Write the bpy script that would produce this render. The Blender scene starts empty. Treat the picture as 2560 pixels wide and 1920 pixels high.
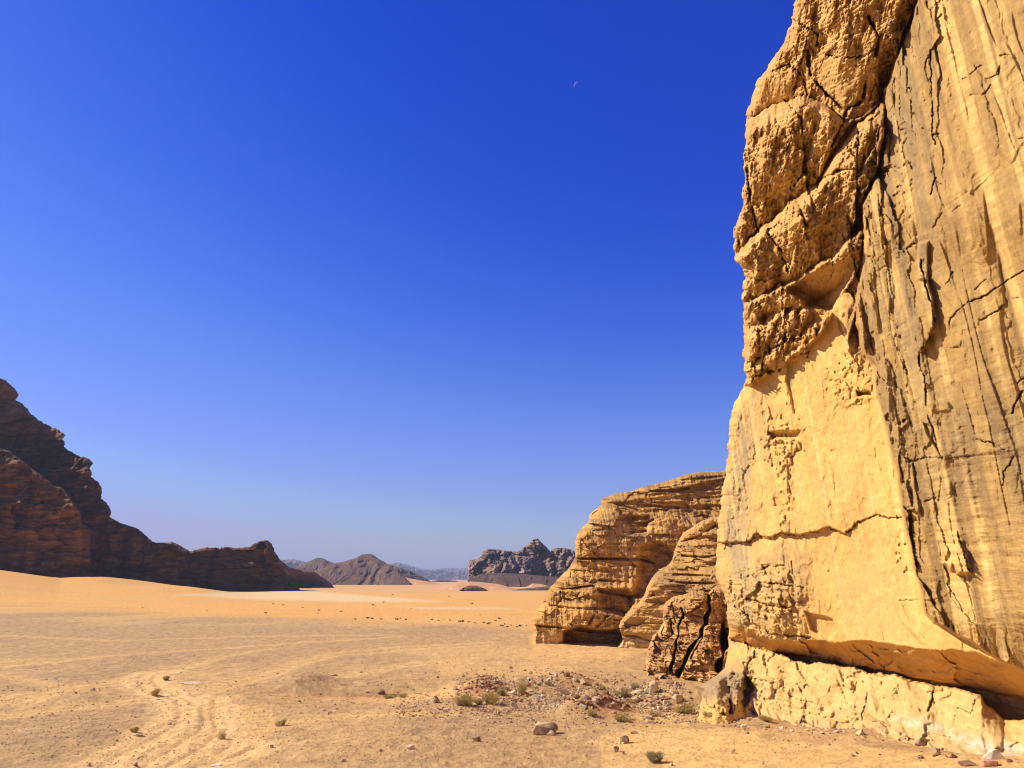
import bpy, bmesh, math, random
import numpy as np
from mathutils import Vector, Matrix
random.seed(7); rng = np.random.default_rng(7)
R = math.radians
scn = bpy.context.scene
COL = scn.collection

# ------------------------------------------------------------------ camera
F = 1850.0                       # focal length in photo pixels (photo 2560 wide)
PITCH = math.atan(487.0 / F)
CAMZ = 6.0
cd = bpy.data.cameras.new("camera"); cam = bpy.data.objects.new("camera", cd); COL.objects.link(cam)
cam.location = (0, 0, CAMZ); cam.rotation_euler = (R(90) + PITCH, 0, 0)
cd.sensor_width = 36.0; cd.lens = 36.0 * F / 2560.0; cd.clip_start = 0.1; cd.clip_end = 60000
scn.camera = cam
# ------------------------------------------------------------------ sky, sun, exposure
SUN_EL, SUN_AHEAD = 40.0, 8.0   # degrees; the sun stands to the left and a little ahead
el, ah = R(SUN_EL), R(SUN_AHEAD)
SDIR = Vector((-math.cos(el) * math.cos(ah), math.cos(el) * math.sin(ah), math.sin(el)))
w = bpy.data.worlds.new("World"); scn.world = w; w.use_nodes = True
nt = w.node_tree; nt.nodes.clear()
out = nt.nodes.new("ShaderNodeOutputWorld"); bg = nt.nodes.new("ShaderNodeBackground")
sky = nt.nodes.new("ShaderNodeTexSky"); sky.sky_type = 'NISHITA'; sky.sun_disc = False
sky.sun_elevation = el; sky.sun_rotation = math.atan2(SDIR.x, SDIR.y)
sky.altitude = 900; sky.air_density = 1.25; sky.dust_density = 0.35; sky.ozone_density = 6.0
bg.inputs['Strength'].default_value = 0.10
EXPO = 0.6
# the photograph's deep desert blue: a tone curve per channel on the sky's own colour
sr = nt.nodes.new("ShaderNodeSeparateColor"); cr = nt.nodes.new("ShaderNodeCombineColor"); nt.links.new(sky.outputs[0], sr.inputs[0])
def mth(op, a, b, c=None):
    m = nt.nodes.new("ShaderNodeMath"); m.operation = op
    for i, q in enumerate((a, b, c)):
        if q is None: continue
        if hasattr(q, 'links'): nt.links.new(q, m.inputs[i])
        else: m.inputs[i].default_value = q
    return m.outputs[0]
KS = 1 / (.1 * 2 ** EXPO)
ch = [mth('MULTIPLY', sr.outputs[i], .1) for i in range(3)]
for i, pts_ in enumerate((((0, 0), (.07, .0), (.091, .002), (.119, .026), (.186, .122), (.284, .252), (.39, .37), (.522, .47), (1, .7)), ((0, 0), (.14, .045), (.176, .062), (.228, .118), (.339, .268), (.465, .396), (.554, .50), (.65, .48), (1, .7)))):
    fc = nt.nodes.new("ShaderNodeFloatCurve"); cv = fc.mapping.curves[0]; cv.points[0].location = pts_[0]; cv.points[1].location = pts_[-1]
    for p in pts_[1:-1]: cv.points.new(*p)
    fc.mapping.update(); nt.links.new(ch[i], fc.inputs['Value']); nt.links.new(mth('MULTIPLY', fc.outputs[0], KS), cr.inputs[i])
rat = mth('MAXIMUM', mth('MULTIPLY_ADD', ch[0], -1.5, 1.85), 1.19)
nt.links.new(mth('MULTIPLY', mth('MULTIPLY', ch[2], rat), KS), cr.inputs[2])
nt.links.new(cr.outputs[0], bg.inputs['Color'])
nt.links.new(bg.outputs[0], out.inputs['Surface'])
sd = bpy.data.lights.new("sun", 'SUN'); sd.energy = 4.7; sd.angle = R(0.5); sd.color = (1.0, 0.88, 0.70)
so = bpy.data.objects.new("sun", sd); COL.objects.link(so)
so.rotation_euler = SDIR.to_track_quat('Z', 'Y').to_euler(); so.location = (-60, 20, 60)
scn.view_settings.view_transform = 'Standard'; scn.view_settings.look = 'None'
scn.view_settings.exposure = EXPO; scn.view_settings.gamma = 1.0
scn.cycles.max_bounces = 5; scn.cycles.diffuse_bounces = 3; scn.cycles.volume_bounces = 0
scn.cycles.use_denoising = True; scn.cycles.filter_width = 1.1; scn.cycles.sample_clamp_indirect = 4

# ------------------------------------------------------------------ pixel <-> space helpers
cp, sp_ = math.cos(PITCH), math.sin(PITCH)
def ray(u, v):
    """direction for photo pixel, scaled so that its y component is 1"""
    a = (np.asarray(u, float) - 1280) / F; b = (960 - np.asarray(v, float)) / F
    y = cp - sp_ * b; z = sp_ + cp * b
    return a / y, z / y
def pt(u, v, d):
    rx, rz = ray(u, v); return rx * d, d + 0 * rx, CAMZ + rz * d
def proj(x, y, z):
    z = z - CAMZ; f = cp * y + sp_ * z; up = -sp_ * y + cp * z
    return 1280 + F * x / f, 960 - F * up / f
def gp(u, v, z=0.0):
    rx, rz = ray(u, v); d = (z - CAMZ) / rz; return float(rx * d), float(d)

# ------------------------------------------------------------------ noise
_p = np.random.default_rng(3).permutation(256).astype(np.int32); _p = np.concatenate([_p, _p])
_ga = np.random.default_rng(4).random(256) * 2 * np.pi
_gx, _gy = np.cos(_ga).astype(np.float32), np.sin(_ga).astype(np.float32)
_rv = np.random.default_rng(5).random(260).astype(np.float32)
def pn(x, y, s=0):
    x = np.asarray(x, np.float32) + s * 17.31; y = np.asarray(y, np.float32) + s * 7.77
    x, y = np.broadcast_arrays(x, y)
    xf, yf = np.floor(x), np.floor(y); xi = xf.astype(np.int32) & 255; yi = yf.astype(np.int32) & 255
    fx, fy = x - xf, y - yf
    ux = fx * fx * fx * (fx * (fx * 6 - 15) + 10); uy = fy * fy * fy * (fy * (fy * 6 - 15) + 10)
    def g(ix, iy, dx, dy):
        h = _p[_p[ix & 255] + (iy & 255)]; return _gx[h] * dx + _gy[h] * dy
    a = g(xi, yi, fx, fy); b = g(xi + 1, yi, fx - 1, fy); c = g(xi, yi + 1, fx, fy - 1); d = g(xi + 1, yi + 1, fx - 1, fy - 1)
    return 1.5 * ((a + (b - a) * ux) * (1 - uy) + (c + (d - c) * ux) * uy)
def fbm(x, y, o=4, s=0, g=.5, l=2.03):
    r = 0; a = 1; t = 0
    for i in range(o): r = r + a * pn(x, y, s + i * 3); t += a; a *= g; x = x * l; y = y * l
    return r / t
def rdg(x, y, o=4, s=0, g=.5, l=2.03):
    r = 0; a = 1; t = 0
    for i in range(o): r = r + a * (1 - 2 * np.abs(pn(x, y, s + i * 3))); t += a; a *= g; x = x * l; y = y * l
    return r / t
def voro(x, y, s=0):
    """F1, F2, cell value"""
    x = np.asarray(x, np.float32) + s * 13.7; y = np.asarray(y, np.float32) + s * 5.3
    x, y = np.broadcast_arrays(x, y)
    xf, yf = np.floor(x).astype(np.int32), np.floor(y).astype(np.int32)
    f1 = np.full(x.shape, 9., np.float32); f2 = f1.copy(); cv = np.zeros_like(f1)
    for i in (-1, 0, 1):
        for j in (-1, 0, 1):
            cx, cy = xf + i, yf + j; h = _p[_p[cx & 255] + (cy & 255)]
            d = np.hypot(cx + .1 + .8 * _rv[h] - x, cy + .1 + .8 * _rv[_p[h]] - y)
            n = d < f1
            f2 = np.where(n, f1, np.minimum(f2, d)); cv = np.where(n, _rv[_p[h + 1]], cv); f1 = np.where(n, d, f1)
    return f1, f2, cv
def facet(x, y, s=0):
    """broken rock: every cell its own height and its own tilt"""
    x = np.asarray(x, np.float32) + s * 13.7; y = np.asarray(y, np.float32) + s * 5.3
    x, y = np.broadcast_arrays(x, y)
    xf, yf = np.floor(x).astype(np.int32), np.floor(y).astype(np.int32)
    f1 = np.full(x.shape, 9., np.float32); r = np.zeros_like(f1)
    for i in (-1, 0, 1):
        for j in (-1, 0, 1):
            cx, cy = xf + i, yf + j; h = _p[_p[cx & 255] + (cy & 255)]
            dx = x - cx - .05 - .9 * _rv[h]; dy = y - cy - .05 - .9 * _rv[_p[h]]; d = dx * dx + dy * dy; n = d < f1
            v = (_rv[_p[h + 1]] - .5) + 1.1 * (_rv[_p[h + 1] + 1] - .5) * dx + 1.1 * (_rv[_p[h + 1] + 2] - .5) * dy
            f1 = np.where(n, d, f1); r = np.where(n, v, r)
    return r
def terr(n, k, e=.12):
    """sheets flaked off one another: a stepped version of a smooth field"""
    m = n * k; f = np.floor(m); return (f + ss(1 - e, 1, m - f)) / k
def ss(a, b, x):
    t = np.clip((x - a) / (b - a), 0, 1); return t * t * (3 - 2 * t)
def ip(x, pts):
    a = np.array(sorted(pts)); return np.interp(x, a[:, 0], a[:, 1])
def pdist(U, V, pts, reach=60):
    """distance in px to a polyline"""
    D = np.full(U.shape, 1e3, np.float32)
    a = np.array(pts, float)
    m = (U > a[:, 0].min() - reach) & (U < a[:, 0].max() + reach) & (V > a[:, 1].min() - reach) & (V < a[:, 1].max() + reach)
    if not m.any(): return D
    u, v = U[m], V[m]; d = np.full(u.shape, 1e3)
    for (x0, y0), (x1, y1) in zip(a[:-1], a[1:]):
        dx, dy = x1 - x0, y1 - y0; t = np.clip(((u - x0) * dx + (v - y0) * dy) / (dx * dx + dy * dy + 1e-9), 0, 1)
        d = np.minimum(d, np.hypot(u - x0 - t * dx, v - y0 - t * dy))
    D[m] = d; return D
def sdf(U, V, pts, reach=80):
    """signed distance to a polygon, negative inside"""
    d = pdist(U, V, list(pts) + [pts[0]], reach)
    ins = np.zeros(U.shape, bool); a = list(pts)
    for (x0, y0), (x1, y1) in zip(a, a[1:] + a[:1]):
        c = (y0 > V) != (y1 > V); ins ^= c & (U < (x1 - x0) * (V - y0) / (y1 - y0 + 1e-9) + x0)
    return np.where(ins, -d, d)
def mask(U, V, pts, soft=6): return 1 - ss(-soft, soft, sdf(U, V, pts, soft + 40))
def ell(U, V, cx, cy, rx, ry, s=.35): return 1 - ss(1 - s, 1 + s, np.hypot((U - cx) / rx, (V - cy) / ry))
def Z(ox, oy, k): return lambda *p: [(ox + k * x, oy + k * y) for x, y in p]
Z1 = Z(0, 900, .4069); Z2 = Z(640, 1300, .3888); Z3 = Z(1250, 1140, .3617); Z4 = Z(1750, 0, .4219)
Z5 = Z(1750, 650, .3919); Z6 = Z(1750, 1250, .4038); Z7 = Z(0, 1500, .4521); Z8 = Z(900, 1600, .4521)
ZA = Z(1000, 1660, .2034); ZB = Z(1400, 1660, .2034); ZC = Z(1850, 1700, .321); ZD = Z(1600, 1400, .2713)

# ------------------------------------------------------------------ materials
def rock_mat(name, bscale=9.0, bump=.35, var=.22, bdist=.05, fine=60.0):
    m = bpy.data.materials.new(name); m.use_nodes = True; n = m.node_tree; N = n.nodes; L = n.links
    b = N['Principled BSDF']; b.inputs['Roughness'].default_value = .92
    b.inputs['Specular IOR Level'].default_value = .15
    at = N.new('ShaderNodeAttribute'); at.attribute_name = 'Col'
    tc = N.new('ShaderNodeTexCoord')
    n1 = N.new('ShaderNodeTexNoise'); n1.inputs['Scale'].default_value = bscale; n1.inputs['Detail'].default_value = 8; n1.inputs['Roughness'].default_value = .65
    n2 = N.new('ShaderNodeTexNoise'); n2.inputs['Scale'].default_value = fine; n2.inputs['Detail'].default_value = 3
    L.new(tc.outputs['Object'], n1.inputs['Vector']); L.new(tc.outputs['Object'], n2.inputs['Vector'])
    mr = N.new('ShaderNodeMapRange'); mr.inputs['From Min'].default_value = .3; mr.inputs['From Max'].default_value = .7
    mr.inputs['To Min'].default_value = 1 - var; mr.inputs['To Max'].default_value = 1 + var
    L.new(n1.outputs['Fac'], mr.inputs['Value'])
    vm = N.new('ShaderNodeVectorMath'); vm.operation = 'SCALE'
    L.new(at.outputs['Color'], vm.inputs[0]); L.new(mr.outputs[0], vm.inputs['Scale'])
    L.new(vm.outputs[0], b.inputs['Base Color'])
    ad = N.new('ShaderNodeMath'); ad.operation = 'MULTIPLY_ADD'; ad.inputs[1].default_value = .35
    L.new(n2.outputs['Fac'], ad.inputs[0]); L.new(n1.outputs['Fac'], ad.inputs[2])
    bp = N.new('ShaderNodeBump'); bp.inputs['Strength'].default_value = bump; bp.inputs['Distance'].default_value = bdist
    L.new(ad.outputs[0], bp.inputs['Height']); L.new(bp.outputs[0], b.inputs['Normal'])
    return m
M_wall = rock_mat('sandstone', 3.0, .5, .17, .10, 24.0)
M_far = rock_mat('weathered_rock', .25, .6, .2, 1.0, 1.6)
M_ground = rock_mat('desert_ground', 1.6, .9, .24, .14, 9.0)
M_stone = rock_mat('loose_stone', 6.0, .5, .3, .03, 40.0)
M_vast = rock_mat('far_range_rock', .01, .6, .15, 20.0, .05)
def plain_mat(name, col, rough=.8):
    m = bpy.data.materials.new(name); m.use_nodes = True; b = m.node_tree.nodes['Principled BSDF']
    n = m.node_tree.nodes.new('ShaderNodeTexNoise'); n.inputs['Scale'].default_value = 9
    mx = m.node_tree.nodes.new('ShaderNodeMix'); mx.data_type = 'RGBA'
    mx.inputs[6].default_value = (*[c * .6 for c in col], 1); mx.inputs[7].default_value = (*[min(1, c * 1.4) for c in col], 1)
    m.node_tree.links.new(n.outputs['Fac'], mx.inputs[0]); m.node_tree.links.new(mx.outputs[2], b.inputs['Base Color'])
    b.inputs['Roughness'].default_value = rough; b.inputs['Specular IOR Level'].default_value = .2
    return m

# ------------------------------------------------------------------ object helpers
def tag(o, label=None, cat=None, group=None, kind=None):
    if label: o['label'] = label
    if cat: o['category'] = cat
    if group: o['group'] = group
    if kind: o['kind'] = kind
    return o
def grid_mesh(name, P, C, mat, smooth=True, fsel=None, parent=None, wrap=False):
    """P (rows, cols, 3), C (rows, cols, 3) linear colours; fsel boolean (rows-1, cols-1)"""
    nr, nc = P.shape[:2]; idx = np.arange(nr * nc).reshape(nr, nc)
    if wrap: idx = np.concatenate([idx, idx[:, :1]], 1)
    q = np.stack([idx[:-1, :-1], idx[1:, :-1], idx[1:, 1:], idx[:-1, 1:]], -1)
    q = q[fsel] if fsel is not None else q.reshape(-1, 4)
    used, inv = np.unique(q, return_inverse=True); inv = inv.reshape(-1, 4)
    V = P.reshape(-1, 3)[used].astype(np.float32); cc = C.reshape(-1, 3)[used]
    me = bpy.data.meshes.new(name); me.vertices.add(len(V)); me.vertices.foreach_set('co', V.ravel())
    me.loops.add(inv.size); me.loops.foreach_set('vertex_index', inv.ravel().astype(np.int32))
    me.polygons.add(len(inv)); me.polygons.foreach_set('loop_start', np.arange(0, inv.size, 4, dtype=np.int32))
    me.polygons.foreach_set('loop_total', np.full(len(inv), 4, np.int32))
    me.update(calc_edges=True); me.validate()
    ca = me.color_attributes.new('Col', 'FLOAT_COLOR', 'POINT')
    ca.data.foreach_set('color', np.concatenate([np.clip(cc * np.array([1.0, .985, .88]), 0, .9), np.ones((len(cc), 1))], 1).astype(np.float32).ravel())
    me.polygons.foreach_set('use_smooth', np.full(len(inv), smooth)); me.materials.append(mat)
    o = bpy.data.objects.new(name, me); COL.objects.link(o)
    if parent: o.parent = parent
    return o
def mixc(c, m, rgb):
    m = np.clip(m, 0, 1)[..., None]; return c * (1 - m) + np.array(rgb) * m
def empty(name, loc=(0, 0, 0)):
    o = bpy.data.objects.new(name, None); COL.objects.link(o); o.location = loc; o.empty_display_size = .5; return o

# ================================================================== MAIN CLIFF
# plan: the wall runs beside the camera, its face turned left
WN = np.array([.98, .20]); WN = WN / np.linalg.norm(WN); WC = WN @ np.array([11.5, 40.0])
XL = [(-400, 2050), (0, 1990), (60, 1978), (116, 1955), (197, 1897), (240, 1880), (278, 1868), (382, 1861), (520, 1857), (556, 1842), (578, 1835), (648, 1838),
      (680, 1858), (694, 1863), (740, 1858), (810, 1857), (925, 1861), (950, 1867), (962, 1862), (995, 1842), (1041, 1827), (1145, 1819), (1180, 1812),
      (1273, 1801), (1365, 1790), (1446, 1788), (1490, 1812), (1560, 1822), (1620, 1822), (1670, 1812), (1690, 1790), (1712, 1752), (1735, 1733), (1790, 1722), (1900, 1715)]
CONT = [(1500, 1760), (1725, 1790), (1780, 1800), (1871, 1807), (1992, 1815), (2154, 1831), (2235, 1852), (2356, 1874), (2436, 1886), (2560, 1896), (3400, 1990), (4200, 2100)]
XB = [(-400, 2330), (0, 2294), (105, 2256), (211, 2218), (337, 2210), (443, 2193), (506, 2150), (590, 2157), (658, 2160), (728, 2146), (807, 2138), (862, 2152),
      (913, 2181), (983, 2189), (1054, 2212), (1100, 2220), (1179, 2240), (1277, 2256), (1323, 2262), (1444, 2290), (1525, 2310), (1557, 2335), (1609, 2436), (1678, 2560), (1760, 2700), (2100, 3300)]
LOW = [(1800, 985), (1879, 957), (1950, 924), (1985, 888), (2016, 881), (2040, 842), (2075, 795), (2087, 760), (2120, 715), (2160, 658), (2230, 560)]
B1 = [(1800, 340), (1860, 305), (1930, 262), (2010, 236), (2060, 258), (2110, 306), (2150, 290), (2230, 222)]
B2 = [(1800, 680), (1850, 622), (1880, 590), (1935, 540), (1970, 506), (2045, 456), (2075, 395), (2110, 340), (2140, 305), (2230, 230)]
B3 = [(1800, 800), (1850, 765), (1900, 738), (1986, 697), (2045, 658), (2130, 591), (2160, 560), (2230, 520)]
B4 = [(1800, 850), (1860, 824), (1922, 787), (2000, 768), (2060, 748), (2120, 690), (2230, 640)]
B5 = [(1800, 935), (1868, 916), (1903, 893), (1950, 862), (2000, 830), (2040, 800), (2080, 765), (2230, 650)]
BROW = [(1780, 1540), (1871, 1580), (1992, 1600), (2081, 1600), (2174, 1600), (2260, 1612), (2310, 1622), (2345, 1624), (2385, 1618), (2436, 1624), (2560, 1680), (2900, 1850), (4200, 2300)]
LIP = [(1780, 1580), (1871, 1609), (1912, 1626), (2012, 1638), (2113, 1660), (2235, 1680), (2356, 1706), (2560, 1742), (2900, 1800), (4200, 2000)]
STOP = [(1780, 1585), (1871, 1614), (1920, 1629), (2025, 1660), (2057, 1654), (2113, 1668), (2235, 1690), (2335, 1712), (2396, 1722), (2453, 1738), (2462, 1760), (2509, 1797), (2560, 1800), (2700, 1830), (3400, 1960), (4200, 2080)]
vr = np.concatenate([np.linspace(-420, -10, 26)[:-1], np.arange(-10, 1915, 2.0), np.linspace(1920, 2300, 14)])
def wall_world(U, V, h):
    rx, rz = ray(U, V); D = (WC - h) / (WN[0] * rx + WN[1]); return rx * D, D, CAMZ + rz * D
def edge_noise(v, amp, s): return amp * (fbm(v / 60., 0 * v, 5, s, .6))
tcol = np.concatenate([np.linspace(0, 1, 400) ** 1.0])
nr = len(vr)
xl = ip(vr, XL) + edge_noise(vr, 9, 2) * ss(1700, 1500, vr) + 1.5 * np.sign(pn(vr / 31., 0 * vr, 9)) * ss(1700, 1500, vr)
U = xl[:, None] + (2575 - xl[:, None]) * tcol[None, :]
uo = np.linspace(2600, 4200, 34)
U = np.concatenate([U, np.repeat(uo[None, :], nr, 0)], 1)
V = np.repeat(vr[:, None], U.shape[1], 1)
X0, Y0, Z0 = wall_world(U, V, 0)
S = Y0.copy()                                        # metres along the wall
wu = U + 9 * fbm(S * .9, Z0 * .5, 3, 11); wv = V + 9 * fbm(S * .9, Z0 * .9, 3, 14)
wu2 = U + 22 * fbm(S * .8, Z0 * .35, 4, 31); 
eb = ip(V + 10 * pn(S, Z0 * 1.2, 5), XB)
db = wu - eb                                          # px right of the buttress edge
ubl = ip(wu, LOW) - wv                                # px above the lower line of the blocky part
lipd = V - ip(U, LIP); stopd = V + 11 * fbm(S * 1.2, S * 0, 4, 8, .6) - ip(U, STOP); browd = wv + 20 * fbm(S * .45, Z0 * .5, 4, 17) - ip(wu, BROW)
mB = ss(-5, 7, db) * (V < ip(U, BROW) + 60)
mU = ss(-3, 4, ubl) * (1 - ss(-8, 4, db)) * (V < 1000)
mS = ss(-2, 3, stopd)
# --- relief
h = .14 * fbm(S * .35, Z0 * .25, 2, 40) + .11 * terr(fbm(S * .33 + 3, Z0 * .20, 5, 1103), 4.2, .2) + .08 * terr(fbm(S * .8, Z0 * .5, 4, 1104), 2.6, .16) * ss(2100, 1980, U)
h = h + .022 * fbm(S * 3, Z0 * 2.2, 4, 41)
# strata ledges across the face and fractured sheets
sheet = voro(S * .5 + .3 * fbm(S, Z0, 2, 71), Z0 * .28 + .3 * fbm(S, Z0, 2, 75), 3)
h = h + .045 * facet(S * .5 + .5 * fbm(S, Z0, 3, 71), Z0 * .25 + .3 * fbm(S, Z0, 2, 75), 3) + .02 * facet(S * 1.6 + .5 * fbm(S, Z0, 3, 72), Z0 * .9, 4)
# blocky upper part: bands leaning up to the right, each swelling out then cut under
lines = [np.full(U.shape, -330.)] + [ip(wu, b) for b in (B1, B2, B3, B4, B5)] + [ip(wu, LOW)]
swell = [(2.0, .22), (1.9, .16), (1.6, .2), (1.3, .2), (.6, .3), (.5, .3)]
hu = np.zeros_like(h); band = np.zeros_like(h)
for k, (amp, pk) in enumerate(swell):
    a, b = lines[k], lines[k + 1]; amp = amp * np.clip((b - a) / 130., .2, 1); t = (wv - a) / np.maximum(b - a, 6); ins = (t >= 0) & (t < 1)
    prof = np.where(t < pk, np.sin(np.clip(t / pk, 0, 1) * np.pi / 2), np.cos(np.clip((t - pk) / (1 - pk), 0, 1) * np.pi / 2) ** .7)
    hu = np.where(ins, amp * prof, hu); band = np.where(ins, k, band)
q1 = S * 1.0 + Z0 * .55; q2 = -S * .55 + Z0 * 1.0     # rotated coordinates: striations run down to the right
str_ = rdg(q1 * 2.2 + .5 * fbm(S, Z0, 2, 3), q2 * .32, 4, 51, .6)
blk = voro(q1 * 1.1 + .4 * fbm(S * 1.2, Z0 * 1.2, 2, 61), q2 * .75 + .4 * fbm(S * 1.2, Z0 * 1.2, 2, 65), 7)
blk2 = voro(q1 * 3.1 + .5 * fbm(S * 3, Z0 * 3, 2, 62), q2 * 1.9, 9)
w1, w2 = q1 + .45 * fbm(S * 1.3, Z0 * 1.3, 4, 61), q2 + .45 * fbm(S * 1.3, Z0 * 1.3, 4, 65)
bt = np.minimum.reduce([np.abs(wv - l_) for l_ in lines]); near_l = np.exp(-(bt / 26.) ** 2)
bedl = rdg(S * .25 + .3 * fbm(S, Z0, 3, 23), (wv + .55 * wu) / 13., 4, 24, .6)
rough_u = .12 * str_ + .35 * facet(w1 * .5, w2 * .30, 7) + .35 * terr(fbm(q1 * .5, q2 * .5, 4, 1108), 3, .08) + (.10 + .30 * near_l) * facet(w1 * 1.6, w2 * 1.0, 9) + .05 * facet(w1 * 4.5, w2 * 2.6, 10) + .55 * fbm(S * .45, Z0 * .45, 3, 21) + .05 * fbm(S * 4, Z0 * 4, 3, 22) * .5 + .16 * bedl
calm = np.maximum(ell(wu, wv, 1925, 235, 50, 80, .5) * .8, ell(wu, wv, 2090, 215, 80, 90, .4) * .6)
alc = mask(wu, wv, Z5((560, 190), (700, 80), (900, 10), (1040, 0), (950, 90), (850, 330), (700, 290), (620, 240)), 12)
h = h + mU * (.35 + hu + rough_u * (1 - calm) * (1 - .6 * alc) - alc * (.3 + 1.1 * ss(0, 1, (wv - 640) / 140)))
# crumbled seam between the blocky part and the buttress
seam = np.exp(-((db + 8) / 26.) ** 2) * ss(1000, 820, V)
h = h + seam * (.35 * rdg(S * 2, Z0 * 1.4, 4, 81) + 1.0 * facet(S * 1.3 + .3 * fbm(S, Z0, 3, 82), Z0 * .7, 12) - .2)
# buttress
shear = S - .075 * Z0 + .25 * fbm(S * .25, Z0 * .08, 2, 90)
flute = .05 * fbm(shear * 2.6, Z0 * .08, 2, 91) + .42 * fbm(shear * .75, Z0 * .035, 2, 92)
hb = 1.3 + 1.35 * (1 - np.exp(-np.clip(db, 0, 3000) / 190.)) + .0016 * np.clip(db, 0, 2000) + flute + .03 * fbm(S * 4, Z0 * 1.8, 4, 93) + .06 * rdg(S * .3, Z0 * 2.0 + .3 * fbm(S, Z0, 2, 97), 4, 94, .65) * ss(700, 1150, V) + .02 * rdg(S * .3, Z0 * 2.6, 4, 89, .65)
nar = ss(700, 520, V); hb = hb + nar * .6 * ss(0, 60, db)
edge_r = np.exp(-np.clip(db, 0, 999) / 45.)
hb = hb + .26 * terr(fbm(shear * .5 + 7, Z0 * .08, 3, 1101), 3.5, .16) + .07 * terr(fbm(S * .7, Z0 * .4, 4, 1102), 2.6, .16)
hb = hb + edge_r * (.30 * rdg(S * 1.6, Z0 * .35, 4, 95) + .7 * facet(shear * 1.1 + .3 * fbm(S, Z0, 3, 96), Z0 * .3, 15) + .3 * facet(S * 3, Z0 * 1.1, 16))
hb = hb + .22 * facet(shear * .8 + .3 * fbm(S * 2, Z0, 3, 98), Z0 * .16, 21) * ss(260, 20, db) + .04 * facet(shear * .8 + .5 * fbm(S, Z0 * .6, 4, 99), Z0 * .4, 22)
h = h * (1 - mB) + mB * hb
# right-hand stepped blocks on the buttress
for poly, a in ((Z5((1400, 100), (1445, 110), (1485, 250), (1490, 430), (1450, 540), (1400, 585), (1375, 400), (1385, 250)), .55),
                (Z4((1290, 1440), (1350, 1430), (1350, 1659), (1290, 1659)), .35),
                (Z5((1450, 860), (1580, 900), (1605, 940), (1700, 1040), (1850, 1160), (1940, 1215), (1560, 1265), (1500, 1150), (1455, 980)), .06),
                (Z5((1500, 1060), (1630, 1090), (1640, 1200), (1560, 1262), (1500, 1150)), .05),
                (Z5((1460, 905), (1590, 900), (1600, 960), (1480, 960)), .10),
                (Z5((1430, 1040), (1490, 1060), (1510, 1160), (1530, 1240), (1450, 1120)), -.22),
                (Z6((1590, 240), (1640, 300), (1680, 460), (1600, 460), (1560, 380), (1500, 390), (1560, 440)), .30),
                (Z6((1600, 470), (1680, 470), (1685, 560)), -.2),
                (Z6((1170, 560), (1250, 640), (1300, 760), (1476, 940), (1430, 945), (1360, 880), (1240, 740)), .10),
                (Z6((860, 500), (900, 440), (1000, 330), (1080, 300), (1150, 330), (1230, 450), (1200, 560), (1260, 740), (1350, 880), (1040, 850), (900, 740)), -.0),
                (Z6((660, 700), (820, 740), (850, 800), (800, 880), (690, 800)), -.22),
                (Z5((560, 640), (620, 640), (600, 740), (650, 850), (640, 950), (600, 980), (550, 760)), -.16),
                (Z5((1000, 840), (1080, 840), (1095, 860), (1010, 865)), -.45),
                (Z5((440, 1100), (640, 1090), (620, 1130), (460, 1140)), -.4),
                (Z6((240, 1110), (290, 1080), (300, 1150), (290, 1300), (240, 1290)), .55),
                (Z6((295, 1150), (335, 1170), (320, 1230), (290, 1330), (260, 1320)), -.5),
                (ZD((690, 1280), (810, 1270), (835, 1340), (820, 1420), (740, 1400), (700, 1340)), .35),
                (ZD((820, 1290), (845, 1330), (840, 1420), (815, 1430)), -.5),
                (ZD((890, 1090), (985, 1050), (1000, 1150), (960, 1330), (890, 1380)), .35)):
    h = h + a * mask(wu * .5 + U * .5, wv * .5 + V * .5, poly, 4)
h = h + .08 * ell(wu, wv, 2340, 1010, 30, 22, .9) + .10 * ell(wu, wv, 2370, 1130, 30, 26, .9)
# ledge line across the panel: the part above sits proud on the left, below it on the right
HC = Z6((60, 262), (130, 266), (300, 262), (350, 212), (420, 236), (500, 206), (620, 216), (740, 190), (800, 166), (900, 212), (960, 150), (1080, 95), (1180, 112), (1260, 105), (1300, 190))
hc = ip(wu * 0 + U, HC); left = ss(2190, 2050, U) * (1 - mB)
h = h + left * .30 * ss(4, -3, V - hc) * ss(hc - 260, hc - 10, V) 
# rough lower left bulge and pitted zones
rz_ = np.maximum.reduce([ell(wu, wv, 1905, 1505, 110, 90), ell(wu, wv, 1860, 1560, 50, 60), ell(wu, wv, 1960, 1110, 45, 55) * .8, ell(wu, wv, 2130, 960, 60, 60) * .5,
                        ell(wu, wv, 1835, 1180, 18, 170) * .45, ell(wu, wv, 1955, 1240, 25, 90) * .6])
st = rdg(S * .7, Z0 * 3.3, 4, 101); vb = voro(S * 1.1, Z0 * 2.2, 31)
h = h + rz_ * (.08 * st + .20 * facet(S * .9 + .4 * fbm(S * 1.5, Z0 * 1.5, 4, 102), Z0 * 1.7, 31) + .11 * facet(S * 2.6 + .4 * fbm(S * 2, Z0 * 2, 3, 103), Z0 * 4.2, 32))
pit = pn(S * 3.2, Z0 * 3.2, 111) + .5 * pn(S * 7, Z0 * 7, 112)
pz = np.maximum.reduce([.5 * ell(wu, wv, 2120, 950, 70, 70), .7 * ell(wu, wv, 1950, 1110, 50, 70), .5 * ell(wu, wv, 2230, 420, 60, 240), ell(wu, wv, 2260, 1200, 25, 300) * .6, .35 * mU])
h = h - .17 * pz * ss(.35, .75, pit)
bulge = ell(wu, wv, 1900, 1500, 110, 130, .8); h = h + .8 * bulge * (1 - mS)
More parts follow.
